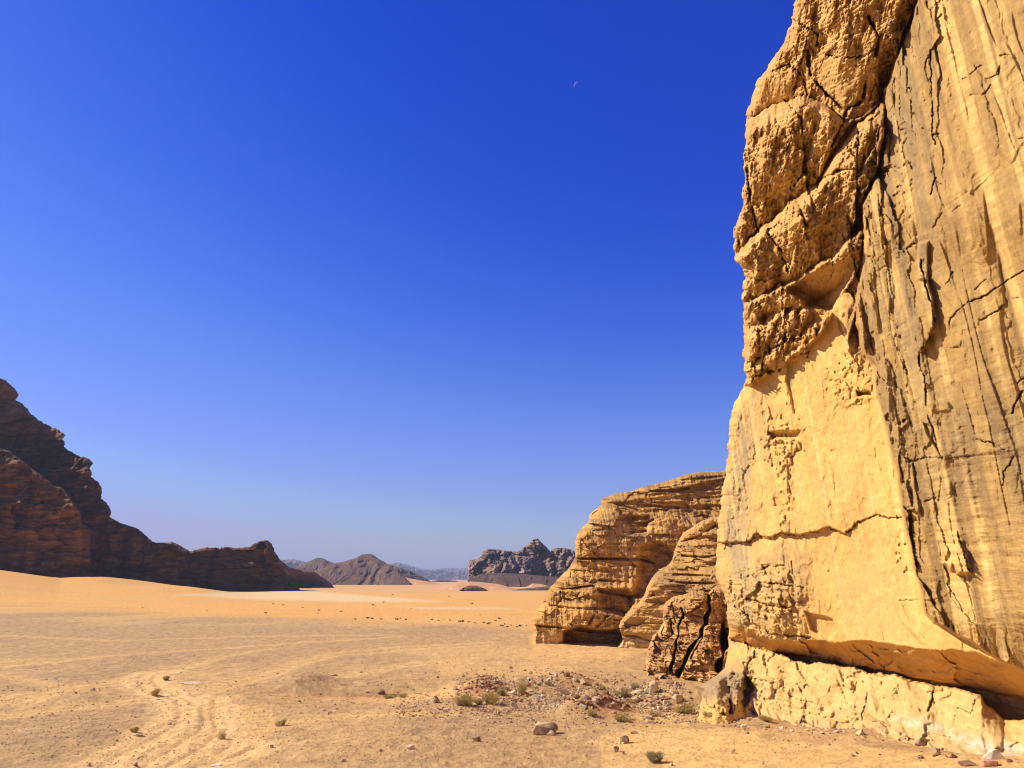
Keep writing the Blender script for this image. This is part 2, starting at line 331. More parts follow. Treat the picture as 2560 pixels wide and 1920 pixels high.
# cracks drawn from the photograph
CR = [(HC, 3.2, .36), (Z4((430, 420), (520, 380), (600, 440), (640, 560)), 6, .6), (Z4((640, 300), (660, 450), (750, 560), (860, 650)), 8, .9), (Z4((980, 480), (970, 600), (880, 640), (840, 740), (780, 860)), 8, .8),
      (Z4((940, 780), (930, 1000), (940, 1150)), 6, .7), (Z4((620, 900), (630, 1000), (560, 1100)), 5, .6), (Z4((740, 320), (860, 345), (980, 330)), 4, .5), (Z4((350, 1380), (300, 1200), (270, 900)), 8, .8), (Z4((430, 160), (560, 120), (700, 200), (690, 300)), 5, .6),
      (Z4((500, 590), (600, 700), (620, 900)), 5, .5), (Z4((560, 1180), (620, 1300), (640, 1420)), 5, .5), (Z4((400, 1380), (480, 1480), (520, 1600)), 6, .6), (Z4((700, 1080), (820, 1010), (930, 1000)), 6, .6), (Z4((1000, 100), (1060, 220), (1040, 330)), 8, .9), (Z5((330, 780), (360, 740), (420, 715), (520, 695)), 4, .5), (Z5((300, 660), (390, 625), (440, 570), (520, 540), (545, 470)), 4, .4),
      (Z5((390, 620), (380, 560), (370, 450)), 2.5, .25), (Z5((640, 595), (700, 590), (680, 620)), 3, .4),
      (Z5((1410, 0), (1430, 120), (1450, 200), (1485, 300), (1490, 420), (1450, 540), (1400, 580), (1400, 660), (1430, 740), (1440, 830), (1445, 960), (1500, 1110), (1510, 1200), (1550, 1260)), 3.2, .5),
      (Z5((1290, 1025), (1360, 1000), (1450, 988)), 2, .25), (Z5((1310, 1265), (1360, 1285), (1440, 1262), (1550, 1268)), 3, .4), (Z5((1550, 1265), (1700, 1255), (1920, 1238)), 1.6, .12),
      (Z5((1790, 385), (1890, 330), (1970, 260), (2067, 235)), 2.2, .3), (Z5((1730, 262), (1830, 225), (1930, 150), (2030, 90), (2067, 70)), 2.4, .35),
      (Z5((1590, 440), (1600, 370), (1660, 315), (1720, 262)), 2.2, .25), (Z5((1570, 150), (1590, 140), (1615, 75)), 1.8, .2), (Z5((1755, 190), (1820, 125)), 1.6, .15),
      (Z5((1600, 560), (1670, 560), (1660, 520)), 2, .2), (Z5((2000, 970), (2010, 910), (2060, 830)), 2.2, .3), (Z5((2030, 790), (2067, 750)), 2, .2),
      (Z5((1930, 1440), (1940, 1350), (2000, 1260)), 2, .25), (Z5((1740, 1140), (1850, 1165), (1945, 1215)), 2.5, .3), (Z5((1440, 1535), (1520, 1510), (1590, 1500)), 3, .35),
      (Z5((270, 1340), (290, 1355), (340, 1280), (355, 1170), (400, 1145)), 1.8, .15), (Z4((1370, 300), (1370, 500), (1380, 640), (1375, 760), (1390, 860)), 3, .4),
      (Z4((1370, 60), (1400, 20), (1420, 0)), 2, .2), (Z4((1600, 445), (1640, 400), (1690, 385)), 2, .2), (Z4((1550, 465), (1580, 462)), 2, .2), (Z4((1700, 465), (1770, 440), (1775, 400)), 2.2, .25),
      (Z4((1600, 570), (1680, 560), (1720, 500)), 2, .25), (Z4((1780, 330), (1840, 325)), 2, .2), (Z4((1370, 1150), (1400, 1060)), 2.5, .25), (Z4((1380, 1350), (1430, 1260)), 2, .2),
      (Z4((1500, 1255), (1540, 1210)), 1.6, .15), (Z4((1060, 1150), (1070, 1280)), 2, .3), (Z4((1230, 1480), (1275, 1440)), 4, .4), (Z4((1060, 1060), (1110, 1000), (1120, 1040)), 5, .5),
      (Z4((1190, 770), (1210, 765)), 5, .4), (Z4((1235, 520), (1245, 530)), 4, .4), (Z4((1390, 800), (1410, 790)), 6, .45), (Z4((1170, 1105), (1195, 1100)), 4, .35), (Z4((1245, 970), (1250, 1000)), 3.5, .3),
      (Z6((290, 1050), (295, 1010), (330, 975), (340, 930)), 3.5, .5), (Z6((1010, 1120), (1040, 1180), (1025, 1270), (1000, 1330), (1005, 1370)), 2.6, .4),
      (Z6((1455, 1140), (1435, 1230), (1410, 1310)), 5, .7), (Z6((350, 1105), (410, 1120), (475, 1138)), 2.4, .3), (Z6((440, 1212), (500, 1160), (530, 1160), (545, 1120)), 2, .25),
      (Z6((540, 1205), (620, 1235), (700, 1262)), 2, .25), (Z6((710, 1095), (740, 1135)), 2, .2), (Z6((1120, 1230), (1250, 1210)), 1.4, .1), (Z6((640, 1200), (630, 1240), (700, 1290)), 1.5, .12),
      (Z6((1575, 1160), (1545, 1220), (1500, 1230)), 3, .3), (Z6((1590, 1290), (1680, 1320), (1700, 1240)), 2, .25), (Z6((1600, 200), (1620, 300), (1670, 440)), 3, .45),
      (Z6((1320, 190), (1360, 230)), 3, .3), (Z6((370, 510), (480, 520), (560, 530), (640, 540)), 3, .35), (Z6((290, 610), (420, 650), (560, 670)), 3, .35), (Z6((360, 440), (420, 412), (520, 408)), 2.4, .25),
      (Z6((380, 780), (430, 830), (560, 840), (680, 850)), 2.6, .3), (Z6((570, 380), (572, 460)), 2, .2), (Z6((1180, 625), (1380, 620)), 1.4, .12), (Z6((1440, 1250), (1460, 880)), 0.1, .0),
      (ZD((870, 1380), (890, 1270), (880, 1150), (900, 1090)), 2.5, .3), (ZD((985, 1010), (1000, 940), (1050, 880), (1060, 830)), 3, .4), (ZD((940, 1400), (970, 1330), (1040, 1250)), 3, .4)]
ju = U + 7 * fbm(S * 2.6, Z0 * 2.6, 4, 121, .65); jv = V + 7 * fbm(S * 2.6, Z0 * 2.6, 4, 124, .65); brk = ss(-.5, .05, fbm(S * 1.1, Z0 * 1.1, 3, 132)); chip = facet(S * 3.2 + .5 * fbm(S * 2, Z0 * 2, 3, 133), Z0 * 3.2, 134)
crk = np.zeros_like(h)
for pl, wd, dp in CR:
    if dp <= 0: continue
    d = pdist(ju, jv, pl, 22); wv_ = wd * .55 * (.7 + .9 * pn(S * 1.7, Z0 * 1.7, 131)); k = 1 - ss(wv_ * .3, wv_ + 1.4, d)
    crk = np.maximum(crk, k * dp * .6 * brk); h = h + .16 * dp * chip * np.exp(-(d / 9.) ** 2)
h = h - crk
# underside below the brow sloping in to the recess, then the pale foot ledge
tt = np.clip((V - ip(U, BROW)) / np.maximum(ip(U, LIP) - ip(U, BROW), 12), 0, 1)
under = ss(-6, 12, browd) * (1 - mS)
deepr = ip(U, [(1780, .3), (1900, .7), (2100, 1.7), (2300, 2.0), (2560, 2.6), (4200, 2.8)])
h = h * (1 - .5 * under) + under * (.20 * facet(S * .6 + .4 * fbm(S, Z0, 3, 151), Z0 * 1.6, 51) + .12 * facet(S * 1.8, Z0 * 3.5, 52) + .10 * rdg(S * .4, Z0 * 3, 3, 153)) + ss(2060, 2400, U) * .9 * ss(1150, 1700, V) * (1 - mB) * (1 - mS) - under * deepr * tt ** .9
rec = ss(-2, 5, V + 7 * fbm(S * .9, S * 0, 4, 18, .6) - ip(U, LIP)) * (1 - mS); h = h - rec * .5
cont = ip(U, CONT); ts = np.clip((V - ip(U, STOP)) / np.maximum(cont - ip(U, STOP), 10), 0, 1.4)
sfac = voro(S * .8 + .3 * fbm(S, Z0, 2, 141), Z0 * 1.1, 41)
hs_ = -.25 + 1.25 * ts ** .8 + .12 * fbm(S * 1.2, Z0 * 1.2, 4, 142) + .24 * terr(fbm(S * .45, Z0 * .7, 4, 1105), 2.8, .2) + .34 * fbm(S * .7, Z0 * .7, 4, 1106) + .05 * facet(S * 1.2 + .5 * fbm(S, Z0, 3, 1111), Z0 * 1.4, 1112) + .45 * ss(.7, 1.1, ts) ** 2 + .10 * rdg(S * .3, Z0 * 2.2, 3, 1107) * ts \
    - .5 * crk + .22 * ss(.6, 1.05, ts) * (fbm(S * 1.6, Z0 * 2.5, 4, 145) + .9 * facet(S * 1.1, Z0 * 2.2, 43)) * ss(1830, 1900, U)
hs_ = hs_ - ss(2440, 2520, U) * ss(60, 0, stopd) * .4
h = h * (1 - mS) + mS * hs_
# spur at the left foot
foot = ss(1900, 1770, U) * np.clip((V - 1610) / 190., 0, 1.1) ** 1.2; h = h + foot * (3.1 + .5 * facet(S * .6 + .4 * fbm(S, Z0, 3, 161), Z0 * .8, 61) * .6 + .08 * facet(S * 3, Z0 * 3.5, 62)) * ss(0, 40, U - xl[:, None] + 10)
for poly, a in ((ZD((690, 1280), (810, 1270), (835, 1340), (820, 1420), (740, 1400), (700, 1340)), .30), (ZD((822, 1290), (848, 1330), (840, 1420), (815, 1430)), -.55),
                (ZD((960, 1050), (1000, 1090), (1050, 1180), (1000, 1290), (960, 1370), (940, 1290)), -.5), (ZD((890, 1100), (960, 1060), (990, 1150), (950, 1290), (880, 1330)), .4)):
    h = h + a * mask(ju, jv, poly, 3)
# round the left arris away from the viewer
wr = 26 + 14 * pn(vr / 70., 0 * vr, 77)[:, None]
q = np.clip((U - xl[:, None]) / wr, 0, 1)
X, Y, ZZ = wall_world(U, V, h)
extra = 1.6 * (1 - np.sqrt(np.clip(1 - (1 - q) ** 2, 0, 1))); rx, rz = ray(U, V)
Y = Y + extra; X = rx * Y; ZZ = CAMZ + rz * Y
# --- colour
C = np.ones(U.shape + (3,)) * np.array([.65, .41, .13])
lf = fbm(S * .35, Z0 * .2, 3, 201); C = C * (1 + .10 * lf)[..., None]
streak = fbm(shear * 2.2, Z0 * .05, 4, 202); fs = fbm(shear * 6, Z0 * .12, 3, 203)
C = mixc(C, .5 * ss(.05, .5, streak), (.56, .36, .15))
C = mixc(C, .35 * ss(.1, .5, fs), (.74, .52, .23)); bed = rdg(S * .12, Z0 * 2.6 + .2 * fbm(S * .5, Z0 * .5, 3, 206), 4, 207, .65)
C = mixc(C, .35 * ss(.2, .7, bed) * ss(-.3, .3, fbm(S * .5, Z0 * .5, 3, 208)), (.54, .33, .12)); C = mixc(C, .55 * ss(.12, .45, fbm(S * .9, Z0 * .10, 4, 209)) * ss(2080, 1900, U), (.42, .29, .14))
C = mixc(C, .65 * ss(.05, .45, fbm(S * .45, Z0 * .5, 5, 210, .6)), (.56, .335, .11)); C = mixc(C, .5 * ss(.1, .4, fbm(shear * 3.2, Z0 * .09, 4, 211)), (.52, .33, .13)); C = mixc(C, .4 * ss(.2, .5, fbm(shear * 2.2, Z0 * .06, 4, 219)), (.80, .58, .26))
h = h + .035 * bed * (1 - mB) * (1 - mS)
C = mixc(C, .6 * ss(.02, .42, fbm(shear * .9 + 11, Z0 * .16, 5, 1120, .6)) * ss(2140, 1950, U), (.44, .285, .12))
C = mixc(C, .55 * ss(.05, .4, fbm(S * 1.4, Z0 * 1.0, 5, 1121, .65)) * ss(2000, 1880, wu), (.34, .235, .12))
C = mixc(C, .5 * ss(.0, .35, fbm(S * .35, Z0 * .3, 4, 1122)) * ss(1250, 1400, wv), (.58, .34, .115))
C = mixc(C, .45 * ss(.25, .6, fbm(S * 4, Z0 * 5, 4, 1123, .7)), (.46, .29, .11))
# blocky part
cu = np.ones_like(C) * np.array([.60, .365, .115]); cu = mixc(cu, .8 * ss(-.1, .6, fbm(S * .9, Z0 * .6, 4, 204)), (.70, .455, .155))
cu = mixc(cu, .55 * ss(.15, .7, str_), (.62, .42, .18)); cu = mixc(cu, .55 * ss(.15, .55, fbm(q1 * 2.5, q2 * .5, 3, 205)), (.36, .19, .07)); cu = mixc(cu, .5 * ss(.1, .6, bedl), (.40, .22, .08)); cu = mixc(cu, .55 * ss(.05, .4, fbm(S * .5 + 9, Z0 * .5, 5, 1125, .6)), (.40, .215, .07))
C = C * (1 - mU[..., None]) + cu * mU[..., None]
C = mixc(C, .75 * seam, (.30, .17, .08))
# buttress: dull varnished rock with pale vertical streaks
cb = np.ones_like(C) * np.array([.43, .275, .098])
wst = fbm(shear * 1.5, Z0 * .022, 2, 211) + .30 * fbm(shear * 5.0, Z0 * .04, 3, 212) + .12 * fbm(S * 2, Z0 * .8, 4, 218)
cb = mixc(cb, .9 * ss(.0, .36, wst), (.72, .49, .18)); cb = mixc(cb, .75 * ss(-.05, .4, fbm(shear * 1.9 + 5, Z0 * .05, 4, 213)) * ss(.2, -.05, wst), (.175, .105, .045)); cb = mixc(cb, .4 * ss(.15, .7, rdg(S * .15, Z0 * 2.4, 4, 1110, .65)), (.30, .19, .08))
gz = ell(wu, wv, 2260, 600, 80, 520, .6); cb = mixc(cb, gz * .7 * ss(-.25, .25, fbm(shear * 2, Z0 * .2, 3, 214)), (.25, .18, .10))
cb = mixc(cb, .8 * ell(wu, wv, 2450, 1130, 150, 170, .6) * ss(-.3, .2, fbm(shear * 1.5, Z0 * .1, 3, 215)), (.21, .14, .07))
cb = mixc(cb, .35 * ss(.1, .5, fbm(S * 5, Z0 * 2, 4, 216)), (.48, .34, .17))
cb = mixc(cb, .5 * ss(1280, 1500, V) * ss(.0, .5, fbm(shear * 1.6 + .12 * Z0, Z0 * .12, 3, 217)), (.24, .17, .09))
C = C * (1 - mB[..., None]) + cb * mB[..., None]
# grey-blue varnish curtains by the left arris, brown patch lower left
g1 = np.maximum.reduce([mask(wu, wv, [(1812, 1270), (1840, 1040), (1885, 980), (1880, 1150), (1872, 1400), (1840, 1440), (1812, 1380)], 14) * .75,
                       mask(wu, wv, [(1822, 1370), (1880, 1360), (1872, 1440), (1862, 1462), (1830, 1440)], 8) * .9,
                       mask(wu, wv, [(1820, 1500), (1900, 1440), (1870, 1560), (1850, 1620), (1820, 1600)], 10) * .6,
                       mask(wu, wv, Z5((540, 650), (600, 680), (610, 780), (560, 830)), 8) * .8, ell(wu, wv, 1955, 1270, 28, 110) * .7 * ss(-.1, .5, fbm(S * 2, Z0 * .8, 4, 222))])
g1 = g1 * ss(-.45, .15, fbm(shear * 3, Z0 * .15, 4, 221)); C = mixc(C, g1, (.29, .245, .16))
C = mixc(C, .85 * mask(wu, wv, Z6((400, 300), (560, 270), (670, 330), (670, 560), (640, 690), (380, 560), (220, 600), (260, 520)), 14) * ss(-.4, .3, fbm(S * 1.5, Z0 * 2, 4, 223)), (.36, .235, .115))
C = mixc(C, .9 * ss(1895, 1850, wu) * ss(1640, 1700, V) * ss(1775, 1740, wv + 6), (.31, .22, .13))
C = mixc(C, .5 * bulge * (1 - mS), (.50, .34, .15)); 
C = mixc(C, .8 * mask(wu, wv, Z6((860, 500), (1000, 330), (1080, 300), (1150, 330), (1230, 450), (1200, 560), (1260, 740), (1350, 880), (1040, 850), (900, 740)), 22), (.62, .38, .145))
C = mixc(C, .8 * under, (.58, .31, .09)); C = mixc(C, .5 * under * ss(.1, .5, fbm(S * .8, Z0 * 4, 4, 230)), (.34, .18, .07))  # orange underside: warm bounce light put into the colour
cs = np.ones_like(C) * np.array([.58, .40, .16]); cs = mixc(cs, .5 * ss(0, .5, fbm(S * 1.2, Z0 * 1.2, 4, 231)), (.62, .38, .16))
cs = mixc(cs, .5 * ss(-.05, .4, fbm(S * .8 + 4, Z0 * .9, 5, 1124, .6)), (.44, .28, .115)); cs = mixc(cs, .5 * ss(.75, 1.0, ts), (.46, .32, .16)); cs = mixc(cs, .65 * ss(.3, .9, ts) * ss(-.1, .4, fbm(S * .8, Z0 * 5, 4, 232)), (.48, .33, .16))
wt = mask(wu, wv, Z6((1150, 1350), (1250, 1335), (1420, 1370), (1620, 1450), (2006, 1530), (2006, 1640), (1800, 1600), (1560, 1480), (1300, 1390)), 14)
cs = mixc(cs, .75 * wt * ss(-.4, .2, fbm(S * 3, Z0 * 5, 4, 233)), (.60, .52, .42))
gl = ss(1890, 1850, U); cs = cs * (1 - gl[..., None]) + C * gl[..., None]
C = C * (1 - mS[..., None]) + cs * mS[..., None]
C = C * (1 + .10 * fbm(S * 6, Z0 * 6, 3, 240))[..., None]
P = np.stack([X, Y, ZZ], -1)
# flank behind the arris and the top, so that the cliff is a solid mass
nb = 10; back = []; backc = []
for k in range(nb, 0, -1):
    e = P[:, 0].copy(); t = k / nb; e[:, :2] *= (1 + .65 * t ** 1.6); e[:, 0] += 3 * t + .5 * pn(vr / 40., 0 * vr + k, 5) * t; e[:, 2] = CAMZ + (e[:, 2] - CAMZ) * (1 + .65 * t ** 1.6); back.append(e); backc.append(C[:, 0])
P = np.concatenate([np.stack(back, 1), P], 1); C = np.concatenate([np.stack(backc, 1), C], 1)
tops = []
for k in range(6, 0, -1):
    e = P[0].copy(); e[:, 0] += 30 * (k / 6.) ** 1.5; e[:, 1] += 6 * (k / 6.); e[:, 2] += 3 * math.sin(k / 6. * 3.1); tops.append(e)
P = np.concatenate([np.stack(tops, 0), P], 0); C = np.concatenate([np.repeat(C[:1], 6, 0), C], 0)
WALLP = P
def padm(m):
    m = np.concatenate([np.repeat(m[:, :1], nb, 1), m], 1); return np.concatenate([np.repeat(m[:1], 6, 0), m], 0)
reg = np.zeros(U.shape, int); reg[mU > .5] = 1; reg[mB > .5] = 2; reg[mS > .5] = 3
reg = padm(reg)[:-1, :-1]
cl = empty('sandstone_cliff', (13, 35, 0)); tag(cl, 'towering sunlit golden sandstone cliff filling the right side of the picture', 'cliff')
inv = Vector((-13, -35, 0))
for k, nm, lb in ((0, 'smooth_face', 'smooth bright yellow face'), (1, 'broken_overhang', 'rough blocky overhang in slanting bands'),
                  (2, 'streaked_buttress', 'dull buttress with pale vertical streaks'), (3, 'foot_ledge', 'pale cracked ledge at the foot')):
    o = grid_mesh(nm, P + np.array(inv), C, M_wall, True, reg == k, cl); o['label'] = lb

# ================================================================== GENERIC ROCK MASS FROM A SKYLINE
def resample(pts, n):
    a = np.array(pts, float); d = np.concatenate([[0], np.cumsum(np.hypot(*np.diff(a, axis=0).T))]); t = np.linspace(0, d[-1], n)
    return np.interp(t, d, a[:, 0]), np.interp(t, d, a[:, 1]), t
def mass(name, sky_pts, base_pts, depth, relief, colour, nc, nrw, mat, rnd_px=20, rnd_m=4, thick=20, jag=2.0, jagf=14., slant=0., parent=None, seed=0, fall=1.0, pw=1.0, split=None, parts=()):
    """solid rock: skyline and foot lines seen in the photo, placed at real distances, with a back side"""
    su, sv, t = resample(sky_pts, nc); bu, bv, _ = resample(base_pts, nc)
    su = su + jag * fbm(t / jagf, 0 * t, 5, 300 + seed, .6); sv = sv + jag * fbm(t / jagf, 0 * t, 5, 310 + seed, .6)
    if slant: bu = np.maximum.accumulate(su - slant * np.maximum(bv - sv, 0))
    tr = np.linspace(0, 1, nrw)[:, None] ** pw
    U = su[None] * (1 - tr) + bu[None] * tr; V = sv[None] * (1 - tr) + bv[None] * tr
    D = depth(U, V); rx, rz = ray(U, V); x, z = rx * D, CAMZ + rz * D
    D = D - relief(U, V, x, z)
    L = np.hypot(U - su[None], V - sv[None]); q = np.clip(L / rnd_px, 0, 1)
    D = D + rnd_m * (1 - np.sqrt(np.clip(1 - (1 - q) ** 2, 0, 1)))
    P = np.stack([rx * D, D, CAMZ + rz * D], -1); C = colour(U, V, x, z)
    bk = []
    for k in range(8, 0, -1):
        s = (k / 8.) ** 1.3; ub = su * (1 - s) + bu * s; vb_ = sv * (1 - s) + bv * s; rx2, rz2 = ray(ub, vb_); dd = P[0][:, 1] + thick * math.sin(s * 1.57); dd = dd + 0 * rx2
        bk.append(np.stack([rx2 * dd, dd, CAMZ + rz2 * dd], -1))
    P = np.concatenate([np.stack(bk, 0), P], 0); C = np.concatenate([np.repeat(C[:1], 8, 0), C], 0)
    if split is None: return grid_mesh(name, P, C, mat, True, None, parent)
    reg = split(U, V); reg = np.concatenate([np.repeat(reg[:1], 8, 0), reg], 0)[:-1, :-1]
    loc = P[-1].mean(0); root = empty(name, tuple(loc))
    for k, nm in enumerate(parts): grid_mesh(nm, P - loc, C, mat, True, reg == k, root)
    return root
def cnst(U, rgb): return np.ones(U.shape + (3,)) * np.array(rgb)

# ---- outcrops beside the cliff
OUT2 = Z3((250, 1310), (226, 1240), (225, 1200), (242, 1172), (213, 1122), (255, 1070), (290, 1020), (330, 930), (400, 850), (480, 770), (520, 700), (518, 600), (540, 520), (610, 460), (620, 400),
          (700, 340), (695, 300), (790, 262), (920, 240), (1000, 210), (1170, 168), (1290, 125), (1430, 105), (1550, 103), (1700, 100), (1800, 110))
STR2 = [Z3(*p) for p in (((240, 1172), (440, 1190), (840, 1230)), ((300, 1030), (450, 1050), (780, 1060), (900, 1090)), ((330, 905), (460, 925), (640, 900), (700, 940), (960, 980)),
                         ((518, 712), (760, 710), (970, 715), (1060, 740)), ((700, 330), (960, 335), (1230, 360)), ((820, 460), (1000, 470), (1060, 440)), ((900, 530), (1010, 520)),
                         ((690, 860), (860, 870)), ((1050, 245), (1200, 240), (1300, 225)), ((420, 940), (450, 960), (400, 1020)), ((840, 340), (1010, 390)), ((600, 1185), (650, 1100)), ((660, 1190), (740, 1110)))]
def dep2(U, V): return 79 - 3.5 * ss(1340, 1700, U) - 4.5 * ss(1250, 1600, V) + 3.5 * ss(1330, 1200, V)
def rel2(U, V, x, z):
    wu = U + 6 * fbm(x * .3, z * .3, 3, 320); wv = V + 5 * fbm(x * .3, z * .3, 3, 321)
    h = 1.0 * fbm(x * .13, z * .2, 3, 322) + .4 * fbm(x * .5, z * .8, 4, 323) + .26 * rdg(x * .12 + .1 * z, z * .7, 4, 324, .7) * (.5 + ss(-.2, .4, fbm(x * .1, z * .1, 2, 337))) + .25 * rdg(x * 1.3, z * .15, 3, 329)
    h = h + 1.6 * ell(wu, wv, 1500, 1340, 90, 70, .8) + 1.8 * ell(wu, wv, 1450, 1500, 110, 60, .8) + 1.2 * ell(wu, wv, 1440, 1560, 80, 40, .8)
    arch = mask(wu, wv, Z3((445, 1310), (448, 1215), (560, 1170), (690, 1200), (850, 1200), (845, 1310)), 5); h = h - 3.0 * arch
    h = h - 1.7 * mask(wu, wv, Z3((960, 740), (980, 640), (1100, 610), (1190, 640), (1220, 700), (1080, 790), (1000, 960), (900, 990), (960, 860)), 10)
    h = h - 1.6 * mask(wu, wv, Z3((690, 930), (880, 930), (930, 1010), (860, 1110), (700, 1060)), 8)
    h = h - 1.2 * mask(wu, wv, Z3((850, 420), (1030, 410), (1020, 540), (900, 540)), 8) * (.5 + .5 * rdg(x * .2, z * 1.4, 2, 326))
    for s in STR2: h = h - .75 * (.75 + .8 * pn(x * .5, z * .5, 328)) * (1 - ss(.8, 4.2, pdist(wu * .3 + U * .7, wv * .3 + V * .7, s, 20)))
    h = h + .7 * facet(x * .28 + .4 * fbm(x * .4, z * .4, 4, 51), z * .42 + .1 * x, 51) + .45 * facet(x * .8 + .5 * fbm(x * .6, z * .6, 3, 52), z * 1.5, 52) + .14 * fbm(x * 2.5, z * 2.5, 3, 53)
    tp = ss(1275, 1250, V); h = h + tp * (.9 * rdg(x * .15, z * 1.1 - .1 * x, 3, 327))
    return h
def col2(U, V, x, z):
    c = cnst(U, (.52, .30, .09)); c = mixc(c, .7 * ss(-.1, .5, fbm(x * .15, z * .15, 3, 330)), (.55, .34, .13))
    c = mixc(c, .8 * ss(0, .45, fbm(x * 1.3, z * .12, 3, 331)) * ss(1400, 1360, V) * ss(1270, 1310, V), (.38, .28, .14))
    c = mixc(c, .6 * ss(.1, .5, fbm(x * 2.2, z * .15, 3, 332)) * ss(1390, 1340, V) * ss(1270, 1310, V), (.62, .45, .20))
    c = mixc(c, .85 * ss(.0, .45, fbm(x * .35, z * 1.1, 5, 333, .6)), (.25, .135, .055)); c = mixc(c, .5 * ss(.3, .75, rdg(x * .1 + .08 * z, z * 1.4, 4, 338)), (.22, .12, .05)) * (1 + .12 * fbm(x, z, 4, 334))[..., None]
    c = mixc(c, .7 * ss(.1, .4, pn(x * 2.5, z * .2, 336)) * mask(U, V, Z3((600, 1070), (820, 1070), (800, 1200), (600, 1180)), 8), (.66, .46, .22))
    c = mixc(c, ss(1575, 1590, V) * .6 * ss(1420, 1400, U), (.60, .42, .19)); return c
o = mass('rock_outcrop', OUT2, Z3((250, 1415), (600, 1415), (1000, 1415), (1400, 1415), (1800, 1415)), dep2, rel2, col2, 620, 330, M_wall, 22, 3.6, 30, 2.0, 8., seed=1,
         split=lambda U, V: np.where(V < 1262 - .05 * (U - 1500) + 0 * U, 0, np.where(V > 1572, 2, 1)), parts=('cap_layer', 'rock_body', 'undercut_foot'))
tag(o, 'broad layered ochre sandstone outcrop with an arch at its foot, left of the cliff', 'rock outcrop')
OUT3 = Z3((815, 1315), (845, 1270), (850, 1240), (820, 1175), (835, 1140), (900, 1060), (960, 1010), (1000, 960), (1020, 900), (1040, 860), (1080, 805), (1150, 770), (1190, 720), (1210, 640), (1260, 535), (1400, 445), (1500, 418), (1600, 400), (1700, 400))
def dep3(U, V): return 69 - 3 * ss(1560, 1780, U) + 5 * ss(1480, 1300, V)
STR3 = [Z3(*p) for p in (((830, 1240), (940, 1245), (1040, 1280)), ((1180, 870), (1300, 880), (1480, 880)), ((1190, 940), (1300, 960), (1450, 930)), ((1260, 690), (1400, 700), (1490, 690)),
                         ((1050, 960), (1120, 970)), ((1200, 820), (1450, 830)), ((1240, 600), (1360, 560), (1490, 480)))]
def rel3(U, V, x, z):
    wu = U + 5 * fbm(x * .4, z * .4, 3, 340); wv = V + 4 * fbm(x * .4, z * .4, 3, 341)
    h = .9 * fbm(x * .18, z * .22, 3, 342) + .3 * fbm(x * .7, z, 4, 343) + .5 * rdg(x * .15 + .08 * z, z * .9, 3, 344)
    h = h + 1.6 * ell(wu, wv, 1640, 1520, 70, 80, .9)
    for s in STR3: h = h - .6 * (.75 + .8 * pn(x * .5, z * .5, 348)) * (1 - ss(.8, 4., pdist(wu * .3 + U * .7, wv * .3 + V * .7, s, 20)))
    h = h + .6 * facet(x * .4 + .5 * fbm(x * .5, z * .5, 4, 54), z * .6, 53) + .4 * facet(x * 1.1 + .5 * fbm(x * .8, z * .8, 3, 55), z * 2.0, 54) * (.4 + .6 * ss(1600, 1740, U)) + .12 * fbm(x * 3, z * 3, 3, 56)
    return h - .9 * ss(1580, 1592, V)
def col3(U, V, x, z):
    c = cnst(U, (.46, .275, .10)); c = mixc(c, .75 * ss(-.1, .45, fbm(x * .3, z * .35, 4, 350)), (.34, .225, .105))
    c = mixc(c, .6 * ss(.1, .6, fbm(x * .3, z * 1.6, 4, 351)), (.24, .145, .065)); c = mixc(c, .5 * ss(.1, .5, fbm(x * .2, z * .15, 3, 352)), (.56, .36, .14))
    c = mixc(c, ss(1582, 1594, V) * .7, (.60, .42, .19)); return c * (1 + .14 * fbm(x * 1.4, z * 1.4, 4, 353))[..., None]
o = mass('rock_outcrop', OUT3, Z3((815, 1415), (1000, 1420), (1300, 1420), (1500, 1420), (1700, 1420)), dep3, rel3, col3, 420, 300, M_wall, 16, 1.8, 10, 1.8, 7., seed=2)
tag(o, 'rounded sloping sandstone shoulder between the arched outcrop and the cliff', 'rock outcrop')
OUT4 = Z3((1012, 1530), (1008, 1410), (1020, 1340), (1058, 1235), (1090, 1215), (1130, 1150), (1125, 1040), (1150, 1005), (1200, 970), (1280, 955), (1330, 930), (1400, 930), (1440, 950), (1470, 915), (1500, 893), (1560, 890), (1620, 910), (1700, 960), (1760, 1010))
CH = [(Z3((1255, 1060), (1270, 1120), (1235, 1200), (1225, 1290), (1205, 1370), (1190, 1480)), 9, 2.2), (Z3((1435, 970), (1450, 1060), (1420, 1160), (1385, 1230), (1330, 1310), (1290, 1400), (1230, 1520)), 11, 2.8),
      (Z3((1320, 1400), (1350, 1330), (1400, 1230)), 5, 1.0), (Z3((1560, 1190), (1565, 1280), (1540, 1390), (1500, 1480)), 20, 4.0), (Z3((1540, 1180), (1550, 1330)), 26, 3.0),
      (Z3((1180, 1140), (1190, 1230)), 5, .9), (Z3((1130, 1180), (1120, 1240)), 4, .7)]
def dep4(U, V): return 53 - 2.5 * ss(1480, 1700, V) - 3.0 * ss(1620, 1800, U) + .0 * U
